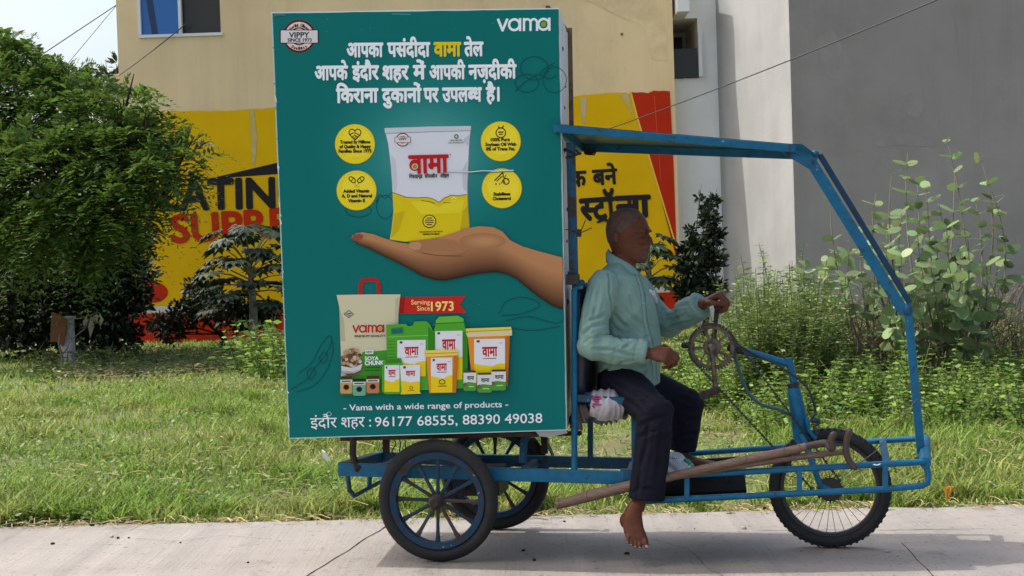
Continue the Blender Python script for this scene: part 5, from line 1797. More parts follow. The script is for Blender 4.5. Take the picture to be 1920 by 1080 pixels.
e.poly([(750, 685), (788, 684), (787, 735), (790, 738), (751, 739.5), (753, 734)], (204, 206, 208)); e.poly([(752, 714), (770, 717), (787, 715), (787, 735), (790, 738), (751, 739.5), (753, 734)], (208, 184, 24)); logo(e, 761, 705, 779, 704.4, 9, False); e.ring(771, 727, 3, 2.6, 1, (70, 52, 10)); e.line([(765, 732), (777, 731.7)], .9, (70, 52, 10)); e.line([(756, 689), (761, 688.8)], 4, (60, 60, 58)); e.done()
for nm, x0, x1, yt, yb, lid, body in (('brown_jar', 638, 660.5, 710, 738, (70, 46, 30), (176, 142, 84)), ('mint_jar', 661.5, 685.5, 714, 742, (26, 40, 30), (92, 158, 128)), ('tan_jar', 687, 711, 709, 737, (74, 38, 24), (166, 116, 74))):
    e = Art('spice_jar', banner, 205)
    e.rect(x0 + .5, yt - 4, x1 - .5, yt + 3, lid); e.rect(x0, yt + 2, x1, yt + 9, (188, 186, 178)); e.line([(x0 + 3, yt + 5), (x1 - 3, yt + 4.7)], 2, DRK); e.poly([(x0, yt + 8), (x1, yt + 7.6), (x1, yb - 2), (x1 - 3, yb), (x0 + 3, yb), (x0, yb - 2)], body); e.ell((x0 + x1) / 2, yt + 16, 5.6, 5.2, (52, 30, 20), 16); e.ell((x0 + x1) / 2, yt + 16, 3, 2.8, (30, 20, 16), 12); e.done()
for x0, x1, yt, yb in ((869, 893, 698, 733), (921, 948.5, 696, 732), (895, 922, 702, 736)):
    e = Art('white_jar', banner, 230 + int(yt) - 696)
    e.rect(x0 + 1, yt - 3, x1 - 1, yt + 2, (70, 58, 46)); e.rect(x0, yt + 1, x1, yt + 22, (196, 198, 196)); e.poly([(x0, yt + 22), (x0 + 9, yt + 18), (x1, yt + 20), (x1, yb - 2), (x1 - 3, yb), (x0 + 3, yb), (x0, yb - 2)], (70, 138, 48)); e.text('वामा', x0 + 7, yt + 14.5, x1 - 4, yt + 14, 6.5, DRK, .03); e.ell(x0 + 3.5, yt + 23, 3.5, 4, (100, 84, 60), 12); e.line([(x0 + 10, yt + 27), (x1 - 5, yt + 26.6)], 2.2, (160, 190, 120)); e.done()

# --- bottom lines --------------------------------------------------------------------------------
e = Art('tagline', banner, 26); e.text('- Vama with a wide range of products -', 644, 770, 953, 763, 11, WHT, .014); e.done()
e = Art('telephone_line', banner, 26); e.text('इंदौर', 582, 802.5, 632, 801.3, 18, WHT, .006); e.done(); e = Art('telephone_line', banner, 26); e.text('शहर :', 640, 801.3, 696, 799.8, 18, WHT, .006); e.text('96177 68555, 88390 49038', 703, 799.8, 1017, 792.5, 17.5, WHT, .008)
e.done(); e = Art('bird_mark', banner, 26); e.ring(617, 776, 4.2, 3.6, 1.1, (150, 185, 182))
e.line([(614.5, 775.6), (604, 778)], 1.1, (150, 185, 182)); e.done()

# --- nails, holes and dirt on the folded side strip --------------------------------------------------
for f_, g_ in ((.08, .3), (.16, .6), (.22, .4), (.30, .7), (.33, .3), (.47, .5), (.55, .4), (.60, .8), (.63, .5), (.70, .4)):
    p = corner[1].lerp(corner[2], f_).lerp(back[1].lerp(back[2], f_), g_)
    mb = MB(); mb.ball(p, (.006, .006, random.uniform(.004, .012)), 6, 4); under(mb.build('nail', M_RUST), box)
M_WOOD = mat('raw_wood', (.16, .11, .07), .85, col2=(.08, .06, .045), vscale=14, bump=.4)
mb = MB(); mb.bar(back[1] + Vector((.014, 0, .02)), back[2] + Vector((.014, 0, 0)), .022, .022, (0, 1, 0)); under(mb.build('wooden_batten', M_WOOD), box)
mb = MB(); mb.bar(corner[1] + Vector((-.05, .01, .008)), back[1] + Vector((-.0, 0, .008)), .018, .012)
under(mb.build('wooden_batten', M_WOOD), box)
mb = MB()
P = [Bf(x, y, -30) for x, y in ((1004, 809), (1062, 806), (1064, 812), (1030, 820), (1012, 818))]
mb.prism(P, (0, .004, 0)); under(mb.build('loose_flap', mat('grey_flex', (.30, .29, .27), .6)), box)
# ------------------------------------------------------------------ the seated man
def sk_mat(name, c, c2):
    m = mat(name, c, .46, col2=c2, vscale=11, var=.12, bump=.2, bscale=90, lo=.4, hi=.7, spec=.22)
    b = m.node_tree.nodes['Principled BSDF']
    b.inputs['Subsurface Weight'].default_value = .08; b.inputs['Subsurface Radius'].default_value = (.01, .004, .002)
    return m


M_SKIN = sk_mat('dark_brown_skin', (.118, .038, .017), (.090, .028, .013))


def ell_ring(c, a, b, n=20, e=1.0):
    """ring round c with half axes a, b (vectors); e < 1 squares it"""
    out = []
    for t in np.linspace(0, 2 * math.pi, n + 1)[:-1]:
        u = math.copysign(abs(math.cos(t)) ** e, math.cos(t)); v = math.copysign(abs(math.sin(t)) ** e, math.sin(t))
        out.append(c + a * u + b * v)
    return out


def cart_obj(me, name, m, parent):
    o = link(name, me, m)
    o.parent = parent
    return o


X_, Y_, Z_ = Vector((1, 0, 0)), Vector((0, 1, 0)), Vector((0, 0, 1))
body = MB()
# head ----------------------------------------------------------------------------------
HL = -.03
prof = [(391.5, 1166, 1183, .028), (394, 1157, 1192, .042), (399, 1149, 1201, .057), (406, 1143, 1208, .068), (415, 1139, 1213, .074), (424, 1137, 1216, .077), (431, 1136.5, 1219.5, .0775), (436, 1137, 1220, .076), (440, 1137.5, 1214.5, .073),
        (447, 1139, 1213.5, .073), (454, 1141, 1215, .071), (460, 1143, 1215, .069), (465, 1145, 1217.5, .067), (468.3, 1146.5, 1214.0, .065), (474, 1148, 1217.5, .062), (479, 1150, 1214.5, .059), (484, 1151.5, 1215.5, .054), (489, 1153, 1212, .046), (493, 1156, 1204, .034)]
rings = []
for y, x0, x1, hw in prof:
    a, b = U(x0, y, HL), U(x1, y, HL)
    c = (a + b) / 2; h = (b.x - a.x) / 2
    ring_ = []
    for t in np.linspace(0, 2 * math.pi, 29)[:-1]:
        u, v = math.cos(t), math.sin(t)
        w_ = hw * (1 - .26 * max(0, u) ** 2 * (1 if y > 420 else .5))
        ring_.append(Vector((c.x + h * u, HL + w_ * math.copysign(abs(v) ** .92, v), c.z)))
    rings.append(ring_)
body.loft(rings[::-1])
# nose, brow, lips, chin, cheekbones, ears
nb, nt_, nu = U(1215, 439, HL), U(1222.5, 455, HL), U(1217, 460.5, HL)
nt_ = nt_ + X_ * .004
body.loft([ell_ring(nb - X_ * .003, X_ * .008, Y_ * .010, 10), ell_ring(nb.lerp(nt_, .5) - X_ * .004, X_ * .012, Y_ * .013, 10), ell_ring(nt_ - X_ * .010, X_ * .0125, Y_ * .017, 10), ell_ring(nt_ - X_ * .009 - Z_ * .008, X_ * .012, Y_ * .017, 10), ell_ring(nu - X_ * .008, X_ * .008, Y_ * .014, 10)])
for s in (-1, 1):
    body.ball(nt_ + Vector((-.015, s * .013, -.005)), (.009, .007, .007), 10, 6)
    body.ball(U(1216.5, 433, HL) + Y_ * (s * .026), (.013, .026, .0075), 10, 6)
    body.ball(U(1203, 452, HL) + Y_ * (s * .046), (.022, .014, .015), 10, 6)
    body.ball(U(1209, 442, HL) + Y_ * (s * .031), (.010, .013, .007), 10, 6)
    ec = U(1160, 447, HL) + Y_ * (s * .074)
    body.loft([ell_ring(ec + Vector((-.004, -s * .006, 0)), X_ * .008, Z_ * .018, 12), ell_ring(ec + Vector((0, s * .004, .002)), X_ * .011 + Z_ * .003, Z_ * .023, 12), ell_ring(ec + Vector((-.004, s * .011, .004)), X_ * .0115, Z_ * .024, 12), ell_ring(ec + Vector((-.003, s * .013, .004)), X_ * .006, Z_ * .015, 12)])
body.ball(U(1215, 465, HL), (.012, .022, .006), 10, 6); body.ball(U(1214.5, 471.5, HL), (.012, .020, .0065), 10, 6)
body.ball(U(1209, 484, HL), (.014, .02, .013), 10, 6)
# neck and trunk core
body.tube([U(1170, 478, HL), U(1168, 500, HL), U(1163, 525, HL)], [.058, .058, .066], 16)
body.tube([U(1166, 500, -.03), U(1160, 560, -.02), U(1164, 640, -.01), U(1166, 700, 0)], [.07, .115, .115, .12], 16)
SHN, ELN, WRN = U(1133, 536, -.18), U(1110, 648, -.27), U(1214, 662, -.26)
SHF, ELF, WRF = U(1190, 540, .17), U(1252, 607, .20), U(1318, 570, .085)
for s, e, w_ in ((SHN, ELN, WRN), (SHF, ELF, WRF)):
    body.tube([U(1162, 530, -.02), s], [.06, .055], 12); body.tube([s, s.lerp(e, .5), e], [.05, .046, .04], 12, round_=True); body.tube([e, e.lerp(w_, .35), w_], [.041, .04, .027], 12, round_=True)
# hips and legs
HPN, KNN, ANN = U(1160, 716, -.10), U(1231, 774, -.305), U(1199, 938, -.335)
HPF, KNF, ANF = U(1166, 714, .10), U(1290, 757, .15), U(1279, 848, .14)
for h, k, a in ((HPN, KNN, ANN), (HPF, KNF, ANF)):
    body.tube([U(1160, 706, 0), h], [.10, .085], 12); body.tube([h, h.lerp(k, .5), k], [.066, .058, .044], 12, round_=True); body.tube([k, k.lerp(a, .35), a], [.042, .042, .032], 12, round_=True)


def hand(mb, wr, f, n, s, curl, sc=1.0, thumb=1, tcurl=.5, spread=.06):
    """wr wrist, f forward, n back of the hand, s towards the thumb side"""
    f = f.normalized(); n = (n - f * n.dot(f)).normalized(); s = f.cross(n) if f.cross(n).dot(s) > 0 else n.cross(f)
    L = .092 * sc
    mb.loft([ell_ring(wr - f * .02 * sc, s * .025 * sc, n * .020 * sc, 14), ell_ring(wr + f * .008 * sc, s * .027 * sc, n * .019 * sc, 14), ell_ring(wr + f * .045 * sc, s * .038 * sc, n * .0175 * sc, 14, .8), ell_ring(wr + f * .080 * sc, s * .041 * sc, n * .0145 * sc, 14, .75), ell_ring(wr + f * L, s * .038 * sc, n * .010 * sc, 14, .75)])
    mb.ball(wr + f * .035 * sc + s * .026 * sc - n * .008 * sc, .018 * sc, 10, 6)
    lens = [(.046, .027, .021), (.050, .031, .023), (.046, .029, .022), (.036, .022, .019)]
    for i in range(4):
        base = wr + f * (L - (.004, 0, .003, .010)[i] * sc - .006) + s * ((.030, .010, -.010, -.029)[i] * sc)
        d = (f + s * ((1.5 - i) * spread)).normalized()
        p = base; pts = [p]; rs = [.0098 * sc * (1, 1, .97, .86)[i]]
        ang = 0
        for k in range(3):
            ang += curl[i] * (1.2, 1.1, .6)[k]
            dd = d * math.cos(ang) - n * math.sin(ang)
            p = p + dd * lens[i][k] * sc; pts.append(p); rs.append((.0108, .0098, .0082)[k] * sc * (1, 1, .97, .86)[i])
        mb.tube(pts, rs, 10, round_=True)
        mb.ball(base + n * .002, .0112 * sc, 8, 6)
    t0 = wr + f * .024 * sc + s * .030 * sc - n * .006 * sc
    td = (f * .75 + s * .75 - n * .25).normalized(); t1 = t0 + td * .040 * sc
    td2 = (f * 1.0 + s * (.25 - tcurl) - n * (.25 + tcurl * .7)).normalized(); t2 = t1 + td2 * .032 * sc; t3 = t2 + (td2 - n * .35 - s * .25).normalized() * .024 * sc
    mb.tube([t0, t1, t2, t3], [.0135 * sc, .0118 * sc, .0105 * sc, .008 * sc], 10, round_=True)


# near (right) hand: half closed in front of the belly
fN = (U(1250, 662, -.27) - WRN).normalized()
hand(body, WRN + fN * .006, fN + Vector((0, -.15, -.10)), Vector((.15, -.80, .62)), Vector((0, .6, .8)), (.70, .80, .88, .95), .98, tcurl=.5, spread=.02)
# far (left) hand: closed over the crank handle
fF = (HND + Vector((0, 0, .028)) - WRF).normalized()
hand(body, WRF + fF * .005, fF + Vector((.1, 0, .02)), Vector((.05, -.1, 1)), Vector((0, -1, 0)), (1.05, 1.1, 1.12, 1.12), 1.08, tcurl=.7, spread=.015)

# feet
def foot_hanging(mb):
    A = ANN
    ball_ = U(1193, 1002, -.40); heel = U(1177, 975, -.325)
    side = X_                              # width of the foot lies along the picture
    thick = Vector((.1, -.86, .35)).normalized()
    mb.tube([A + Vector((0, 0, .05)), A, U(1193, 952, -.345)], [.034, .032, .036], 14)
    sec = [(U(1192, 944, -.338), .031, .036), (U(1188, 958, -.345), .037, .040), (U(1186, 972, -.355), .042, .038), (U(1187, 986, -.368), .045, .030), (U(1191, 1000, -.385), .048, .022), (U(1195, 1011, -.400), .048, .016), (U(1197, 1017, -.406), .042, .011)]
    mb.loft([ell_ring(c, side * a + Z_ * (a * -.12), thick * b, 18, .9) for c, a, b in sec])
    mb.ball(U(1172, 976, -.325), (.024, .028, .034), 12, 8)
    for (x0, y0), (x1, y1), r in (((1209, 1011), (1212, 1024), .0125), ((1200, 1014), (1199.5, 1026), .0090), ((1192.5, 1012), (1191, 1024.5), .0086), ((1185.5, 1009), (1183.5, 1021), .0082), ((1179, 1004), (1176.5, 1016), .0080)):
        p0, p1 = U(x0, y0, -.400), U(x1, y1, -.425)
        mb.tube([p0, p0.lerp(p1, .5) + thick * .004, p1 - thick * .003], [r * .95, r, r * .92], 10, round_=True)


foot_hanging(body)
sec = [(ANF + Vector((0, 0, .02)), .032), (ANF + Vector((.0, 0, -.015)), .036)]
fa = ANF + Vector((-.03, 0, -.05))
body.loft([ell_ring(fa + Vector((d, 0, h)), Y_ * a, Z_ * b, 14, .85) for d, h, a, b in ((-.03, .005, .02, .022), (.0, .012, .032, .034), (.05, .010, .036, .032), (.11, .0, .042, .022), (.16, -.004, .044, .015), (.185, -.006, .036, .010))])
body.tube([ANF, fa + Vector((0.01, 0, .02))], [.034, .034], 12)
for i in range(5):
    q = fa + Vector((.178 - .008 * i, .03 - .016 * i, -.006)); body.tube([q, q + Vector((.022, 0, -.003))], [.0105 - .0008 * i, .009 - .0008 * i], 8, round_=True)
me = fuse(body, 'person', .0036, 3, .5)
person = link('person', me, M_SKIN)
person.location = CO; person.rotation_euler = (0, 0, -TH)
tag(person, 'barefoot grey-haired man in pale green shirt and navy trousers turning the hand crank', 'person')


def pside(name, me, m):
    return cart_obj(me, name, m, person)


WR = 1.6


def wrinkle(me, fields):
    """push the cloth in and out along stretched noise: fields = (centre, radius, axis, freq, amp)"""
    n = len(me.vertices)
    me.update()
    out = []
    for v in me.vertices:
        p, nn = v.co, v.normal
        d = 0
        for c, r, ax, fr, am, sd in fields:
            k = (p - c).length / r
            if k < 1:
                al = p.dot(ax); q = p - ax * al
                z = noise.noise(Vector((al * fr, q.x * fr * .28, q.z * fr * .28 + sd)) + Vector((q.y * 2, sd, 0)))
                d += am * WR * (1 - k * k) * (1 - abs(z) * 3.6)
        out.append(p + nn * d)
    for v, q in zip(me.vertices, out): v.co = q
    me.update()
    return me


# shirt --------------------------------------------------------------------------------------
from mathutils.bvhtree import BVHTree
CAML = Vector(((CAM - CO).dot(EX), (CAM - CO).dot(EY), CAM.z))


def surf(me):
    """finder of the point of a cloth surface that a picture point shows"""
    bv = BVHTree.FromPolygons([v.co.copy() for v in me.vertices], [list(p.vertices) for p in me.polygons])
    def hit(px, py):
        r = ray(px, py); d = Vector((r.dot(EX), r.dot(EY), r.z)).normalized()
        h = bv.ray_cast(CAML, d)
        return (h[0], h[1]) if h[0] is not None else None
    return hit


def creases(me, segs):
    """press folds into the side of the cloth that faces the road: (pixels, width, depth)"""
    hit = surf(me)
    acc = [0.0] * len(me.vertices)
    for pts, wd, dp in segs:
        P = [h[0] for h in (hit(*p) for p in pts) if h]
        for a, b in zip(P[:-1], P[1:]):
            L2 = (b - a).length_squared
            if L2 < 1e-8: continue
            lo = [min(a[k], b[k]) - wd * 4 for k in range(3)]; hi = [max(a[k], b[k]) + wd * 4 for k in range(3)]
            for n_, v in enumerate(me.vertices):
                c = v.co
                if not (lo[0] < c.x < hi[0] and lo[2] < c.z < hi[2] and lo[1] < c.y < hi[1]): continue
                t = max(0, min(1, (c - a).dot(b - a) / L2)); q = a + (b - a) * t
                d = (c - q).length / wd
                if d > 4: continue
                tap = math.sin(math.pi * (.12 + .76 * t))
                f_ = tap * (-math.exp(-d * d) + .55 * math.exp(-(d - 1.9) ** 2))
                if abs(f_ * dp) > abs(acc[n_]): acc[n_] = f_ * dp
    out = [v.co + v.normal * k for v, k in zip(me.vertices, acc)]
    for v, q in zip(me.vertices, out): v.co = q
    me.update()
    return me


def strip_on(hit, pts, wd, lift, n=10):
    """thin ribbon lying on the cloth along picture points"""
    fine = [(v.x, v.y) for v in curve([(x, y, 0) for x, y in pts], n)]
    P = [h for h in (hit(*p) for p in fine) if h]
    mb = MB(); Lf, Rt = [], []
    for i, (c, n_) in enumerate(P):
        a = P[max(0, i - 1)][0]; b = P[min(len(P) - 1, i + 1)][0]
        s_ = (b - a).normalized().cross(n_).normalized() * wd / 2
        Lf.append(c + s_ + n_ * lift); Rt.append(c - s_ + n_ * lift)
    k = len(P)
    mb.add(Lf + Rt, [[i, i + 1, k + i + 1, k + i] for i in range(k - 1)])
    return mb


M_SHIRT = mat('pale_green_cotton', (.185, .30, .255), .8, var=.08, vscale=5, bump=.45, bscale=9, spec=.2, stretch=(1.6, 1, .7))
sh = MB()
ys = [(486, 1147, 1181, .064, -.032), (494, 1140, 1190, .085, -.032), (503, 1130, 1199, .125, -.03), (517, 1114, 1209, .165, -.025), (540, 1106, 1218, .180, -.02), (570, 1103, 1227, .178, -.02), (605, 1107, 1235, .172, -.015), (640, 1113, 1240, .170, -.01), (670, 1117, 1239, .172, -.005), (693, 1119, 1237, .178, 0), (708, 1119, 1237, .182, 0)]
rings = []
for y, x0, x1, hw, la in ys:
    a, b = U(x0, y, la), U(x1, y, la); c = (a + b) / 2
    ring_ = ell_ring(c, X_ * ((b.x - a.x) / 2), Y_ * hw, 32, .9)
    if y < 510:      # neckline falls towards the front
        ring_ = [p - Z_ * (.042 * max(0, (p.x - c.x) / ((b.x - a.x) / 2)) ** 1.2) for p in ring_]
    if y > 690:
        ring_ = [p + Z_ * (-.035 * max(0, (p.x - c.x) / .13) + .012 * math.cos(2 * math.atan2(p.y - c.y, p.x - c.x))) for p in ring_]
    rings.append(ring_)
sh.loft(rings)
def sleeve(s, e, w_, r0, r1, r2, r3, cuff, bulge):
    m1 = s.lerp(e, .5) + bulge; m2 = e.lerp(w_, .5) + bulge * .4 + Vector((0, 0, -.008))
    sh.tube([s, s.lerp(m1, .5), m1, e.lerp(m1, .25)], [r0, r0 * .97, r1, r1 * .98], 18, round_=True)
    sh.ball(e, (r1 * 1.02, r1 * .98, r1 * 1.0), 16, 10)
    sh.tube([e, e.lerp(m2, .5), m2, w_.lerp(m2, .35)], [r1 * .98, r2 * 1.02, r2, r3], 18, round_=True)
    d = (w_ - e).normalized()
    sh.tube([w_ - d * (cuff * 1.05), w_ - d * (cuff * .9), w_ - d * .006, w_], [r3 * 1.02, r3 * 1.10, r3 * 1.07, r3 * .98], 18)
sleeve(SHN, ELN, WRN + Vector((-.004, 0, 0)), .072, .062, .053, .046, .072, Vector((-.012, -.012, 0)))
sh.ball(SHN.lerp(U(1162, 530, -.03), .4), (.085, .09, .072), 16, 10)
sleeve(SHF, ELF, WRF + Vector((-.012, 0, -.002)), .072, .062, .056, .051, .072, Vector((0, .01, -.01)))
dF = (WRF - ELF).normalized()
for k in range(2): sh.lathe(WRF - dF * (.036 + .05 * k), [(.047, -.030), (.062 + .003 * (k % 2), -.026), (.064, .020), (.050, .026)], dF, 20)
sm_ = fuse(sh, 'shirt', .0045, 3, .5)
axN = (ELN - SHN).normalized(); axF = (WRN - ELN).normalized(); axG = (WRF - ELF).normalized()
dg = Vector((.6, 0, .8)); dg2 = Vector((-.5, 0, .85)).normalized()
sm_ = wrinkle(sm_, [(ELN, .15, (axN * .4 + axF * .9 + Z_ * .5).normalized(), 16, .0040, 1.3), (SHN, .16, Vector((.75, 0, -.66)), 12, .0040, 4.1), (U(1180, 660, -.17), .18, dg, 13, .0045, 6.0), (U(1200, 600, -.17), .16, dg2, 12, .0045, 8.0),
                    (U(1145, 680, -.18), .12, dg, 14, .0035, 9.5), (ELF, .16, (axG + Z_ * .9).normalized(), 18, .0045, 3.0), (WRF - axG * .05, .09, (axG + Z_ * .4).normalized(), 32, .004, 5.2)])
sm_ = creases(sm_, [([(1092, 628), (1112, 612), (1138, 606)], .0085, .011), ([(1096, 642), (1125, 628), (1160, 634)], .008, .010), ([(1112, 655), (1150, 656), (1186, 668)], .008, .009), ([(1142, 622), (1170, 640), (1196, 647)], .007, .009), ([(1104, 600), (1118, 597), (1134, 588)], .007, .009), ([(1130, 665), (1160, 650), (1176, 634)], .006, .007),
                    ([(1108, 540), (1101, 575), (1096, 605)], .010, .007), ([(1125, 530), (1118, 570), (1112, 595)], .009, .007), ([(1141, 512), (1143, 550), (1147, 585), (1150, 606)], .006, .009), ([(1150, 590), (1172, 612), (1196, 640)], .010, .010), ([(1152, 560), (1180, 590), (1205, 612)], .010, .007), ([(1165, 655), (1190, 640), (1215, 632)], .009, .008),
                    ([(1135, 690), (1165, 680), (1185, 676)], .009, .009), ([(1160, 702), (1190, 690), (1220, 684)], .010, .009), ([(1200, 710), (1215, 690), (1224, 668)], .008, .008), ([(1160, 520), (1180, 550), (1190, 580)], .010, .006), ([(1240, 580), (1262, 582), (1290, 570)], .008, .009), ([(1235, 600), (1262, 600), (1285, 590)], .008, .008), ([(1250, 618), (1275, 606), (1296, 602)], .007, .008), ([(1128, 700), (1140, 690), (1150, 672)], .008, .008)])
shirt = pside('shirt', sm_, M_SHIRT)
onsh = surf(sm_)
M_SEAM = mat('shirt_seam', (.11, .18, .155), .9)
for pts, wd in (([(1196, 512), (1206, 540), (1211, 575), (1214, 605), (1222, 635), (1229, 670), (1231, 712)], 0.0045), ([(1140, 510), (1141, 545), (1146, 580), (1150, 604)], .002), ([(1210, 548), (1211, 580), (1217, 607), (1234, 612)], .002), ([(1196, 634), (1190, 650), (1186, 676)], .002), ([(1126, 690), (1150, 694), (1185, 703), (1224, 722)], .002)):
    mb = strip_on(onsh, pts, wd, .0012)
    if len(mb.v) > 6:
        o = mb.build('seam', M_SEAM, None); o.parent = shirt
mb = strip_on(onsh, [(1191, 513), (1201, 541), (1206, 576), (1209, 606), (1217, 637), (1224, 672), (1226, 708)], .014, .0022)
if len(mb.v) > 6:
    o = mb.build('placket', mat('placket_cotton', (.20, .325, .275), .8), None); o.parent = shirt
for x, y in ((1198, 530), (1206, 570), (1211, 612), (1221, 652)):
    h = onsh(x, y)
    if h:
        mb = MB(); mb.ball(h[0] + h[1] * .003, (.0048, .0048, .0048), 8, 5); o = mb.build('button', mat('button', (.30, .36, .34), .4), None); o.parent = shirt
# collar: folded band, high at the nape, open at the throat
M_COLLAR = mat('collar_cotton', (.215, .345, .30), .8, bump=.2, bscale=300, spec=.2)
cn = U(1165, 486, HL)
for s_ in (1, -1):
    col = MB(); n = 16; R0, R1, R2, R3 = [], [], [], []
    for i in range(n + 1):
        u = i / n                                   # 0 nape, 1 throat
        a = math.pi * (1 - .93 * u)
        e = Vector((math.cos(a), s_ * math.sin(a), 0))
        top_ = cn + Vector((e.x * (.058 + .010 * u), e.y * (.060 + .006 * u), .046 - .098 * u ** 1.25))
        out_ = cn + Vector((e.x * (.066 + .040 * u), e.y * (.074 + .040 * u), .000 - .112 * u ** 1.35 - .022 * u ** 6))
        md = top_.lerp(out_, .45) + e * .006 + Vector((0, 0, .006))
        R0.append(top_ - e * .004); R1.append(top_ + Vector((0, 0, .003))); R2.append(md); R3.append(out_)
    th = .0035
    rows = [R0, R1, R2, R3, [p - Vector((0, 0, th)) - (p - cn).normalized() * th for p in R3], [p - (p - cn).normalized() * th * 1.6 for p in R2]]
    k = n + 1; vs = [p for r in rows for p in r]; fs = []
    for a in range(len(rows)):
        b = (a + 1) % len(rows)
        for i in range(n): fs.append([a * k + i, a * k + i + 1, b * k + i + 1, b * k + i])
    fs.append([a * k for a in range(len(rows))]); fs.append([a * k + n for a in range(len(rows))])
    col.add(vs, fs)
    o = col.build('collar', M_COLLAR, None, True); o.parent = shirt
pk_ = MB()
for (x, y, r) in ((1221, 550, .014), (1224, 555, .014), (1227, 561, .013), (1218, 546, .010), (1229, 566, .010), (1224, 547, .008)):
    h = onsh(x, y); c = (h[0] + h[1] * .004) if h else U(x, y, -.075)
    pk_.ball(c, (r, r * .7, r * .9), 10, 6)
me_ = wrinkle(fuse(pk_, 'handkerchief', .003, 3), [(U(1224, 555, -.13), .2, Vector((.8, 0, .6)), 60, .003, 1)])
o = link('handkerchief', me_, mat('white_cloth', (.55, .56, .58), .8)); o.parent = shirt

# trousers -----------------------------------------------------------------------------------
M_TROU = mat('navy_trouser_cloth', (.0085, .0085, .016), .8, var=.15, vscale=5, bump=.9, bscale=9, spec=.15)
tr_ = MB()
rings = []
for y, x0, x1, hw in ((690, 1126, 1228, .150), (702, 1122, 1232, .165), (718, 1120, 1226, .178), (735, 1124, 1210, .178), (748, 1134, 1196, .16)):
    a, b = U(x0, y, 0), U(x1, y, 0); c = (a + b) / 2
    rings.append(ell_ring(c, X_ * ((b.x - a.x) / 2), Y_ * hw, 26, .85))
tr_.loft(rings)
def leg(h, k, a, rs, kneeoff=Vector()):
    kk = k + kneeoff
    tr_.tube([h, h.lerp(kk, .5) + Z_ * .008, kk.lerp(h, .12)], [rs[0], rs[1], rs[2]], 20, round_=True)
    tr_.ball(kk, (rs[2] * 1.0, rs[2] * .98, rs[2] * 1.0), 16, 10)
    tr_.tube([kk, kk.lerp(a, .3), kk.lerp(a, .7), a], [rs[2] * .97, rs[3], rs[4], rs[5]], 20)
leg(HPN, KNN + Vector((-.006, 0, 0)), U(1212, 936, -.33), (.098, .088, .078, .074, .076, .078), Vector((0, 0, 0)))
leg(HPF, KNF, U(1280, 845, .14), (.098, .086, .070, .066, .062, .060))
tm = fuse(tr_, 'trousers', .0055, 4, .5)
hk = (KNN - HPN).normalized(); ka = (ANN - KNN).normalized()
tm = wrinkle(tm, [(HPN + Vector((.03, -.05, -.02)), .18, Vector((.8, 0, .6)), 12, .005, 1.1), (KNN, .16, (hk + ka * .5).normalized(), 12, .005, 2.7), (KNN.lerp(ANN, .45), .17, Vector((.95, 0, .3)), 9, .005, 4.4), (KNF, .17, Vector((.3, 0, -.95)), 12, .005, 7.7), (KNF.lerp(ANF, .7), .12, Vector((.5, 0, .86)), 16, .005, 9.1)])
tm = creases(tm, [([(1135, 720), (1165, 745), (1200, 770)], .012, .009), ([(1150, 712), (1185, 730), (1225, 748)], .011, .008), ([(1200, 800), (1225, 785), (1250, 778)], .010, .010), ([(1196, 822), (1215, 810), (1242, 806)], .010, .009), ([(1215, 790), (1212, 830), (1200, 880), (1194, 930)], .011, .009), ([(1240, 800), (1238, 850), (1232, 900)], .012, .007), ([(1184, 925), (1205, 915), (1228, 918)], .009, .007), ([(1190, 735), (1215, 760), (1232, 780)], .011, .008), ([(1245, 750), (1275, 745), (1300, 755)], .010, .008), ([(1270, 800), (1285, 790), (1308, 785)], .010, .009), ([(1268, 825), (1285, 815), (1304, 812)], .009, .008)])
pside('trousers', tm, M_TROU)
# pale pocket lining showing at the hip
pz = MB(); pz.prism([U(1152, 703, -.185), U(1166, 692, -.185), U(1159, 706, -.19), U(1157, 730, -.195)], (0, .006, 0)); o = pz.build('pocket_lining', mat('grey_lining', (.30, .30, .34), .8)); o.parent = person
# hair, brows, stubble ------------------------------------------------------------------------
hair = MB()
rings = []
for (y, x0, x1, hw), fr in zip(prof[:11], (1.0, 1.0, .97, .90, .80, .62, .50, .42, .36, .30, .24)):
    a, b = U(x0, y, HL), U(x1, y, HL)
    c = (a + b) / 2; h = (b.x - a.x) / 2
    ring_ = []
    for t in np.linspace(0, 2 * math.pi, 33)[:-1]:
        u, v = math.cos(t), math.sin(t)
        lim = -1 + 2 * fr
        uu = min(u, lim); inset = .0025 if u < lim + .05 else -.004
        w_ = (hw + inset) * (1 - .26 * max(0, uu) ** 2 * (1 if y > 420 else .5))
        vv = math.copysign(min(abs(v), math.sqrt(max(0, 1 - uu * uu))), v) if u > lim else v
        if u > lim: vv *= .93
        ring_.append(Vector((c.x + (h + inset) * uu, HL + w_ * math.copysign(abs(vv) ** .92, vv), c.z + (.003 if y < 400 else 0))))
    rings.append(ring_)
hair.loft(rings[::-1])
M_HAIR = mat('grey_stubble', (.118, .070, .054), .65, col2=(.085, .045, .032), vscale=40, var=.15, bump=.5, bscale=260, lo=.35, hi=.6, spec=.25)
ho = link('hair', fuse(hair, 'hair', .003, 2), M_HAIR); ho.parent = person
wh = MB()
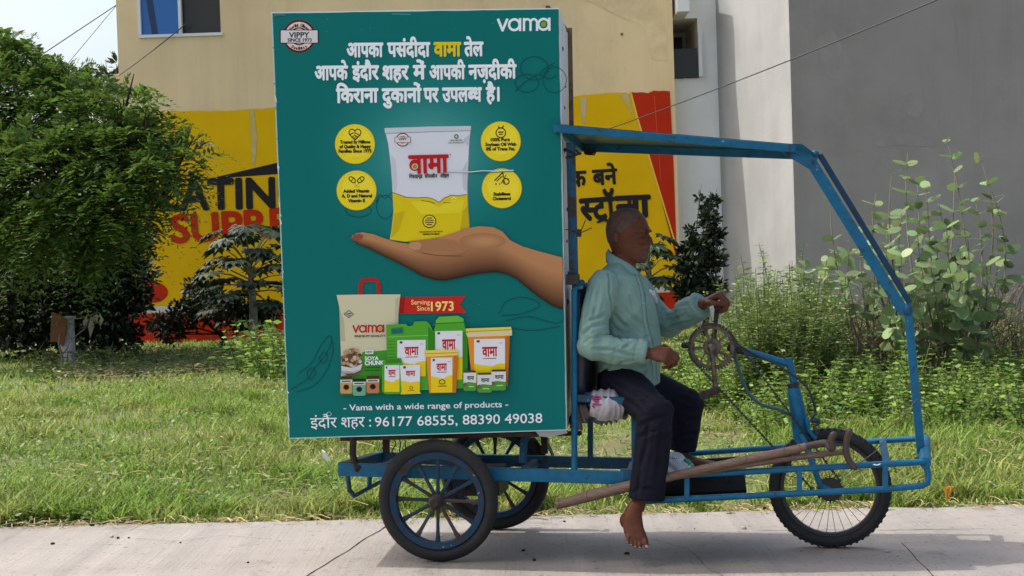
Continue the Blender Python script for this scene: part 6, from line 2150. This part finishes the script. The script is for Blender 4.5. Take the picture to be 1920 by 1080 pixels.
for i in range(1100):       # short white stubble on chin and jaw
    t = random.triangular(-1.5, 1.5, random.choice([-.5, .5])); y = random.choice([random.triangular(470, 492.5, 488), random.triangular(476, 492.5, 491), random.triangular(458, 470, 463)]); k = min(len(prof) - 2, max(0, [j for j in range(len(prof) - 1) if prof[j][0] <= y][-1]))
    f_ = (y - prof[k][0]) / (prof[k + 1][0] - prof[k][0])
    x0, x1, hw = [prof[k][j] * (1 - f_) + prof[k + 1][j] * f_ for j in (1, 2, 3)]
    a, b = U(x0, y, HL), U(x1, y, HL); c = (a + b) / 2; h = (b.x - a.x) / 2
    u, v = math.cos(t), math.sin(t); w_ = hw * (1 - .26 * max(0, u) ** 2)
    p = Vector((c.x + h * u, HL + w_ * v, c.z)); d = Vector((u, v * .8, -.55)).normalized()
    wh.tube([p - d * .002, p + d * .0035], [.00055, .0003], 3)
for s in ():
    for i in range(30):
        p = U(1219.5 - 5 * random.random(), 432 + random.uniform(-1.4, 1.4), HL) + Y_ * (s * random.uniform(.008, .05)); pass
br = MB()
for q in (-1, 1):
    br.tube(curve([U(1219.5, 433.5, HL) + Y_ * (q * .010), U(1219.5, 431.5, HL) + Y_ * (q * .026), U(1214, 432.5, HL) + Y_ * (q * .045)], 5), .0032, 6, round_=True)
o = br.build('eyebrows', mat('brow_hair', (.022, .015, .012), .9), None, True); o.parent = person
M_WHISK = mat('white_whiskers', (.20, .175, .16), .8)
o = wh.build('stubble', M_WHISK); o.parent = person
ey = MB()
for s in (-1, 1):
    ey.ball(U(1210.5, 441.5, HL) + Vector((.007, s * .029, 0)), (.0075, .010, .0055), 10, 6)
o = ey.build('eyes', mat('dark_eye', (.03, .02, .015), .2)); o.parent = person
nl = MB()
for x, y, r, l in ((1212.5, 1025, .0085, -.437), (1199.5, 1026.5, .005, -.434), (1191, 1025, .0045, -.434), (1183.5, 1021.5, .0042, -.432), (1176.5, 1016.5, .004, -.432)):
    nl.ball(U(x, y, l), (r, .003, r * .8), 8, 6)
o = nl.build('toenails', mat('toenail', (.36, .22, .18), .4)); o.parent = person
# ------------------------------------------------------------------ loose things
def on_cart(mb, name, m, label, cat, group=None, smooth=True):
    o = mb.build(name, m, None, smooth)
    o.location = CO; o.rotation_euler = (0, 0, -TH)
    return tag(o, label, cat, group)


M_BAMBOO = mat('brown_bamboo', (.165, .10, .064), .5, col2=(.11, .066, .042), vscale=5, var=.2, bump=.25, bscale=40, stretch=(3, 20, 20))
M_HANDLE = mat('dark_cane_handle', (.055, .033, .024), .5, var=.25)


def cane(pts, r, hpts, hr, label, nodes, lat):
    t = thing('walking_stick', label, 'walking stick', CO, -TH)
    P = [U(x, y, lat) for x, y in pts]
    mb = MB()
    fine = curve(P, 10); R_ = []
    tot = len(fine)
    mb.tube(fine, [r * (1 - .22 * i / tot) for i in range(tot)], 12)
    for f_ in nodes:
        i = min(tot - 2, int(f_ * tot)); d = (fine[i + 1] - fine[i]).normalized()
        mb.tube([fine[i] - d * .004, fine[i], fine[i] + d * .004], [r * (1 - .22 * f_) * .98, r * (1 - .22 * f_) * 1.14, r * (1 - .22 * f_) * .98], 12)
    mb.build('shaft', M_BAMBOO, t, True)
    hb_ = MB(); hb_.tube(curve([U(x, y, l) for x, y, l in hpts], 6), hr, 10, round_=True); hb_.build('handle', M_HANDLE, t, True)
    return t


cane([(1043, 946), (1108, 931), (1176, 914), (1286, 887), (1400, 862), (1484, 844), (1512, 837)], .0215, [(1508, 838, -.325), (1535, 832, -.325), (1549, 831, -.33), (1556, 838, -.34), (1561, 838, -.35), (1558, 826, -.355), (1563, 815, -.36)], .015,
     'thick bamboo walking stick with a hooked dark handle, upper of two on the cart rail', (.03, .16, .42, .66, .8, .9), -.325)
cane([(1082, 932), (1180, 908), (1286, 890), (1380, 874), (1480, 859), (1545, 851), (1588, 846)], .0165, [(1593, 808, -.36), (1588, 822, -.355), (1586, 842, -.35), (1591, 862, -.345), (1603, 876, -.345)], .0135,
     'bamboo walking stick with a curved cross handle, lower of two on the cart rail', (.1, .3, .5, .68, .86), -.315)

# white sack with a green rim at his foot
mb = MB()
P = [[(1240, 893), (1246, 852), (1268, 851), (1276, 856), (1288, 868), (1299, 875), (1300, 884), (1262, 889)]]
rings = []
base = [U(x, y, -.12) for x, y in P[0]]
cen = sum(base, Vector()) / len(base)
for lt, k in ((-.10, .72), (-.085, .94), (-.04, 1.0), (.02, 1.0), (.07, .92), (.09, .7)):
    rings.append([Vector((cen.x + (p.x - cen.x) * k, -.10 + lt, cen.z + (p.z - cen.z) * k)) for p in base])
mb.loft(rings)
me_ = fuse(mb, 'plastic_sack', .005, 3)
me_ = wrinkle(me_, [(cen + Vector((0, -.1, 0)), .22, Vector((.7, 0, .7)), 30, .006, 3)])
so_ = link('plastic_sack', me_, mat('white_plastic', (.50, .53, .54), .35, var=.1, bump=.2, bscale=30))
so_.location = CO; so_.rotation_euler = (0, 0, -TH)
tag(so_, 'crumpled white plastic sack with a green strip beside the man\'s far foot', 'sack')
mb = MB(); mb.tube(curve([U(1284, 862, -.19), U(1291, 866, -.2), U(1294, 871, -.2)], 5), .010, 8); mb.tube([U(1296, 876, -.2), U(1302, 874, -.2)], .010, 8); mb.build('green_strip', mat('green_plastic', (.02, .30, .16), .35), so_, True)
mb = MB()
for i in range(6): mb.tube([U(1252 + 4 * i, 857 + i * .3, -.205), U(1253 + 4 * i, 860.5, -.207)], .0016, 4)
mb.build('print', M_BLACKM, so_)

# printed bag rolled under him on the seat
mb = MB()
c0, c1 = U(1108, 757, -.22), U(1170, 761, -.20)
ax_ = (c1 - c0).normalized()
mb.tube([c0, c0 + ax_ * .02, c0.lerp(c1, .5), c1], [.05, .066, .070, .06], 20)
me_ = wrinkle(fuse(mb, 'rolled_bag', .005, 3), [(c0.lerp(c1, .5), .2, ax_, 45, .004, 2)])
rb = link('rolled_bag', me_, mat('white_bag', (.46, .44, .45), .5, col2=(.38, .34, .34), vscale=7)); rb.location = CO; rb.rotation_euler = (0, 0, -TH)
tag(rb, 'rolled white bag with pink printing on the seat under the man', 'bag')
mb = MB()
pr = c0 + ax_ * .035
M_PINK = mat('pink_print', (.36, .05, .13), .5)
def on_roll(xx, th): return pr + ax_ * xx + Vector((0, -math.cos(th) * .0715, math.sin(th) * .0715))
mb.tube([on_roll(.018 * math.cos(a), .45 + .17 * math.sin(a)) for a in np.linspace(-.1, 5.2, 16)], .0042, 5)
mb.build('pink_print', M_PINK, rb, True); mb = MB()
mb.tube([on_roll(-.014, .45), on_roll(.016, .45)], .0040, 5)
mb.build('pink_print', M_PINK, rb, True); mb = MB()
mb.tube([on_roll(.018, .10), on_roll(-.018, .10)], .0042, 5)
mb.build('pink_print', M_PINK, rb, True); mb = MB()
mb.tube([on_roll(-.012, .08), on_roll(-.018, -.03), on_roll(-.012, -.10)], .0042, 5)
mb.build('pink_print', M_PINK, rb, True)


def rag(name, out, lat, th, m, label, seed):
    mb = MB()
    base = [U(x, y, lat) for x, y in out]
    cen = sum(base, Vector()) / len(base)
    mb.loft([[cen + (p - cen) * k + Vector((0, d, 0)) for p in base] for d, k in ((-th, .86), (-th * .6, 1), (th * .6, 1), (th, .86))])
    me_ = wrinkle(fuse(mb, name, .005, 3), [(cen, .25, Vector((1, 0, .25)).normalized(), 32, .009, seed)])
    o = link(name, me_, m); o.location = CO; o.rotation_euler = (0, 0, -TH)
    return tag(o, label, 'cloth')


M_RAG = mat('grey_brown_cloth', (.17, .145, .125), .9, col2=(.13, .11, .095), vscale=6, bump=.3, bscale=60)
rag('hanging_cloth', [(1078, 757), (1104, 759), (1107, 778), (1098, 792), (1088, 803), (1080, 800)], -.20, .03, M_RAG, 'grey cloth hanging from the seat frame beside the blue post', 1)
rag('hanging_cloth', [(1118, 768), (1168, 770), (1173, 782), (1150, 790), (1122, 793), (1117, 783)], -.14, .05, M_RAG, 'folded brown cloth drooping below the rolled bag', 4)
rag('hanging_cloth', [(1072, 765), (1085, 790), (1087, 812), (1074, 812)], -.10, .02, mat('dark_cloth', (.035, .028, .025), .9), 'dark ragged cloth strip hanging behind the blue seat post', 7)

# left edge: pale post with a brown cloth, withered twig
YP = 19.0
pb = at(128, 668, YP); pb.z = terr(pb.x, pb.y)
t = thing('yard_post', 'short whitewashed post with a brown cloth at the left edge of the lot', 'post', pb)
bpy.context.view_layer.update()
mb = MB(); p = at(129, 597, YP)
mb.bar((pb.x, pb.y, pb.z - .1), (pb.x, pb.y, p.z), .16, .16, (0, 1, 0)); mb.bar((pb.x, pb.y, p.z), (pb.x, pb.y, p.z + .03), .20, .20, (0, 1, 0))
under(mb.build('post', mat('whitewash', (.50, .49, .46), .9, col2=(.36, .34, .30), vscale=5)), t)
mb = MB(); mb.prism([at(x, y, YP - .14) for x, y in ((96, 585), (112, 590), (124, 600), (123, 625), (118, 650), (104, 640), (94, 642))], (0, .03, 0)); under(mb.build('brown_cloth', mat('brown_cloth', (.20, .075, .03), .85, var=.2, bump=.4, bscale=15)), t)
mb = MB(); mb.tube(curve([at(124, 597, YP), at(150, 597, YP - .2), at(172, 590, YP - .3), at(186, 586, YP - .3)], 6), .008, 5); mb.tube([at(140, 632, YP - .2), at(158, 618, YP - .25), at(172, 592, YP - .3)], .01, 5); under(mb.build('wire', M_TWIG), t)
wl_ = MB()
for x0, y0, x1, y1, w_ in ((162, 592, 157, 612, 5), (171, 590, 169, 634, 6), (180, 588, 184, 606, 6), (187, 588, 188, 612, 6), (176, 590, 176, 604, 5)):
    a, b = at(x0, y0, YP - .3), at(x1, y1, YP - .3)
    wl_.prism([a, a.lerp(b, .5) + Vector((w_ * .008, 0, 0)), b, a.lerp(b, .5) - Vector((w_ * .006, 0, 0))], (0, .012, 0))
under(wl_.build('withered_leaves', mat('withered', (.28, .26, .17), .9, island=.4)), t)
mb = MB()
b = at(118, 700, 17.5); b.z = terr(b.x, b.y)
mb.tube([b, at(116, 665, 17.5), at(110, 645, 17.5), at(112, 625, 17.5)], [.02, .016, .012, .006], 6); mb.tube([at(116, 665, 17.5), at(125, 655, 17.5), at(131, 640, 17.5)], [.012, .009, .004], 6)
tag(mb.build('bare_sapling', M_TWIG, None, True), 'small bare brown sapling at the left edge near the pale post', 'sapling')

# litter
mb = MB(); P = [at(x, y, 7.85) for x, y in ((603, 845), (609, 849), (618, 863), (614, 866), (606, 858))]; mb.prism(P, (0.0, .02, 0.004)); tag(mb.build('paper_scrap', M_WHITEF), 'torn white scrap of paper caught in the grass behind the cart', 'litter')
mb = MB()
c = gnd(1779, 945); c.z = .0
for i in range(5):
    a = i * 1.3; d = Vector((.012 * math.cos(a), .01 * math.sin(a), .05)); s_ = Vector((.018, .004, .01))
    mb.prism([c + d * .3 - s_ * .5, c + d * 1.6, c + d * .9 + s_ + Vector((0, 0, .035))], (0, .003, 0))
tag(mb.build('orange_wrapper', mat('orange_petal', (.52, .25, .02), .6)), 'small bright orange crumpled wrapper in the straw by the road edge', 'litter')
stones = []
for i in range(26):
    x = random.uniform(-2.6, 2.6); y = edge_y(x) - random.uniform(.02, 1.5) if i > 8 else edge_y(x) + random.uniform(-.1, .1)
    r = random.uniform(.006, .016)
    mb = MB(); mb.ball((0, 0, r * .3), (r, r * random.uniform(.6, .9), r * .6), 7, 4)
    o = mb.build('pebble', M_DARKLINE if i % 3 else M_GREYP); o.location = (x, y, 0); o.rotation_euler.z = random.uniform(0, 3)
    tag(o, 'small dark pebble lying on the concrete road', 'pebble', 'pebbles on the road')

# overhead wires
def wire(p, q, sag, label, r=.012):
    p, q = Vector(p), Vector(q); n = 24
    mb = MB(); mb.tube([p.lerp(q, i / n) - Vector((0, 0, sag * 4 * (i / n) * (1 - i / n))) for i in range(n + 1)], r, 5)
    tag(mb.build('overhead_wire', M_CABLE), label, 'wire')


wire(at(1100, 256, 23.98), at(1990, -99, 12), .06, 'thin black wire crossing in front of the white and grey houses', .008)
wire(at(40, 128, 24), at(330, -65, 30), .0, 'upper of two thin wires against the sky at the top left', .010)
wire(at(60, 200, 24), at(260, -40, 30), .0, 'lower steeper wire against the sky at the top left', .007)
wire(at(222, 142, 23.7), at(352, 42, 23.97), .02, 'black service wire running up to the window of the beige house', .010)
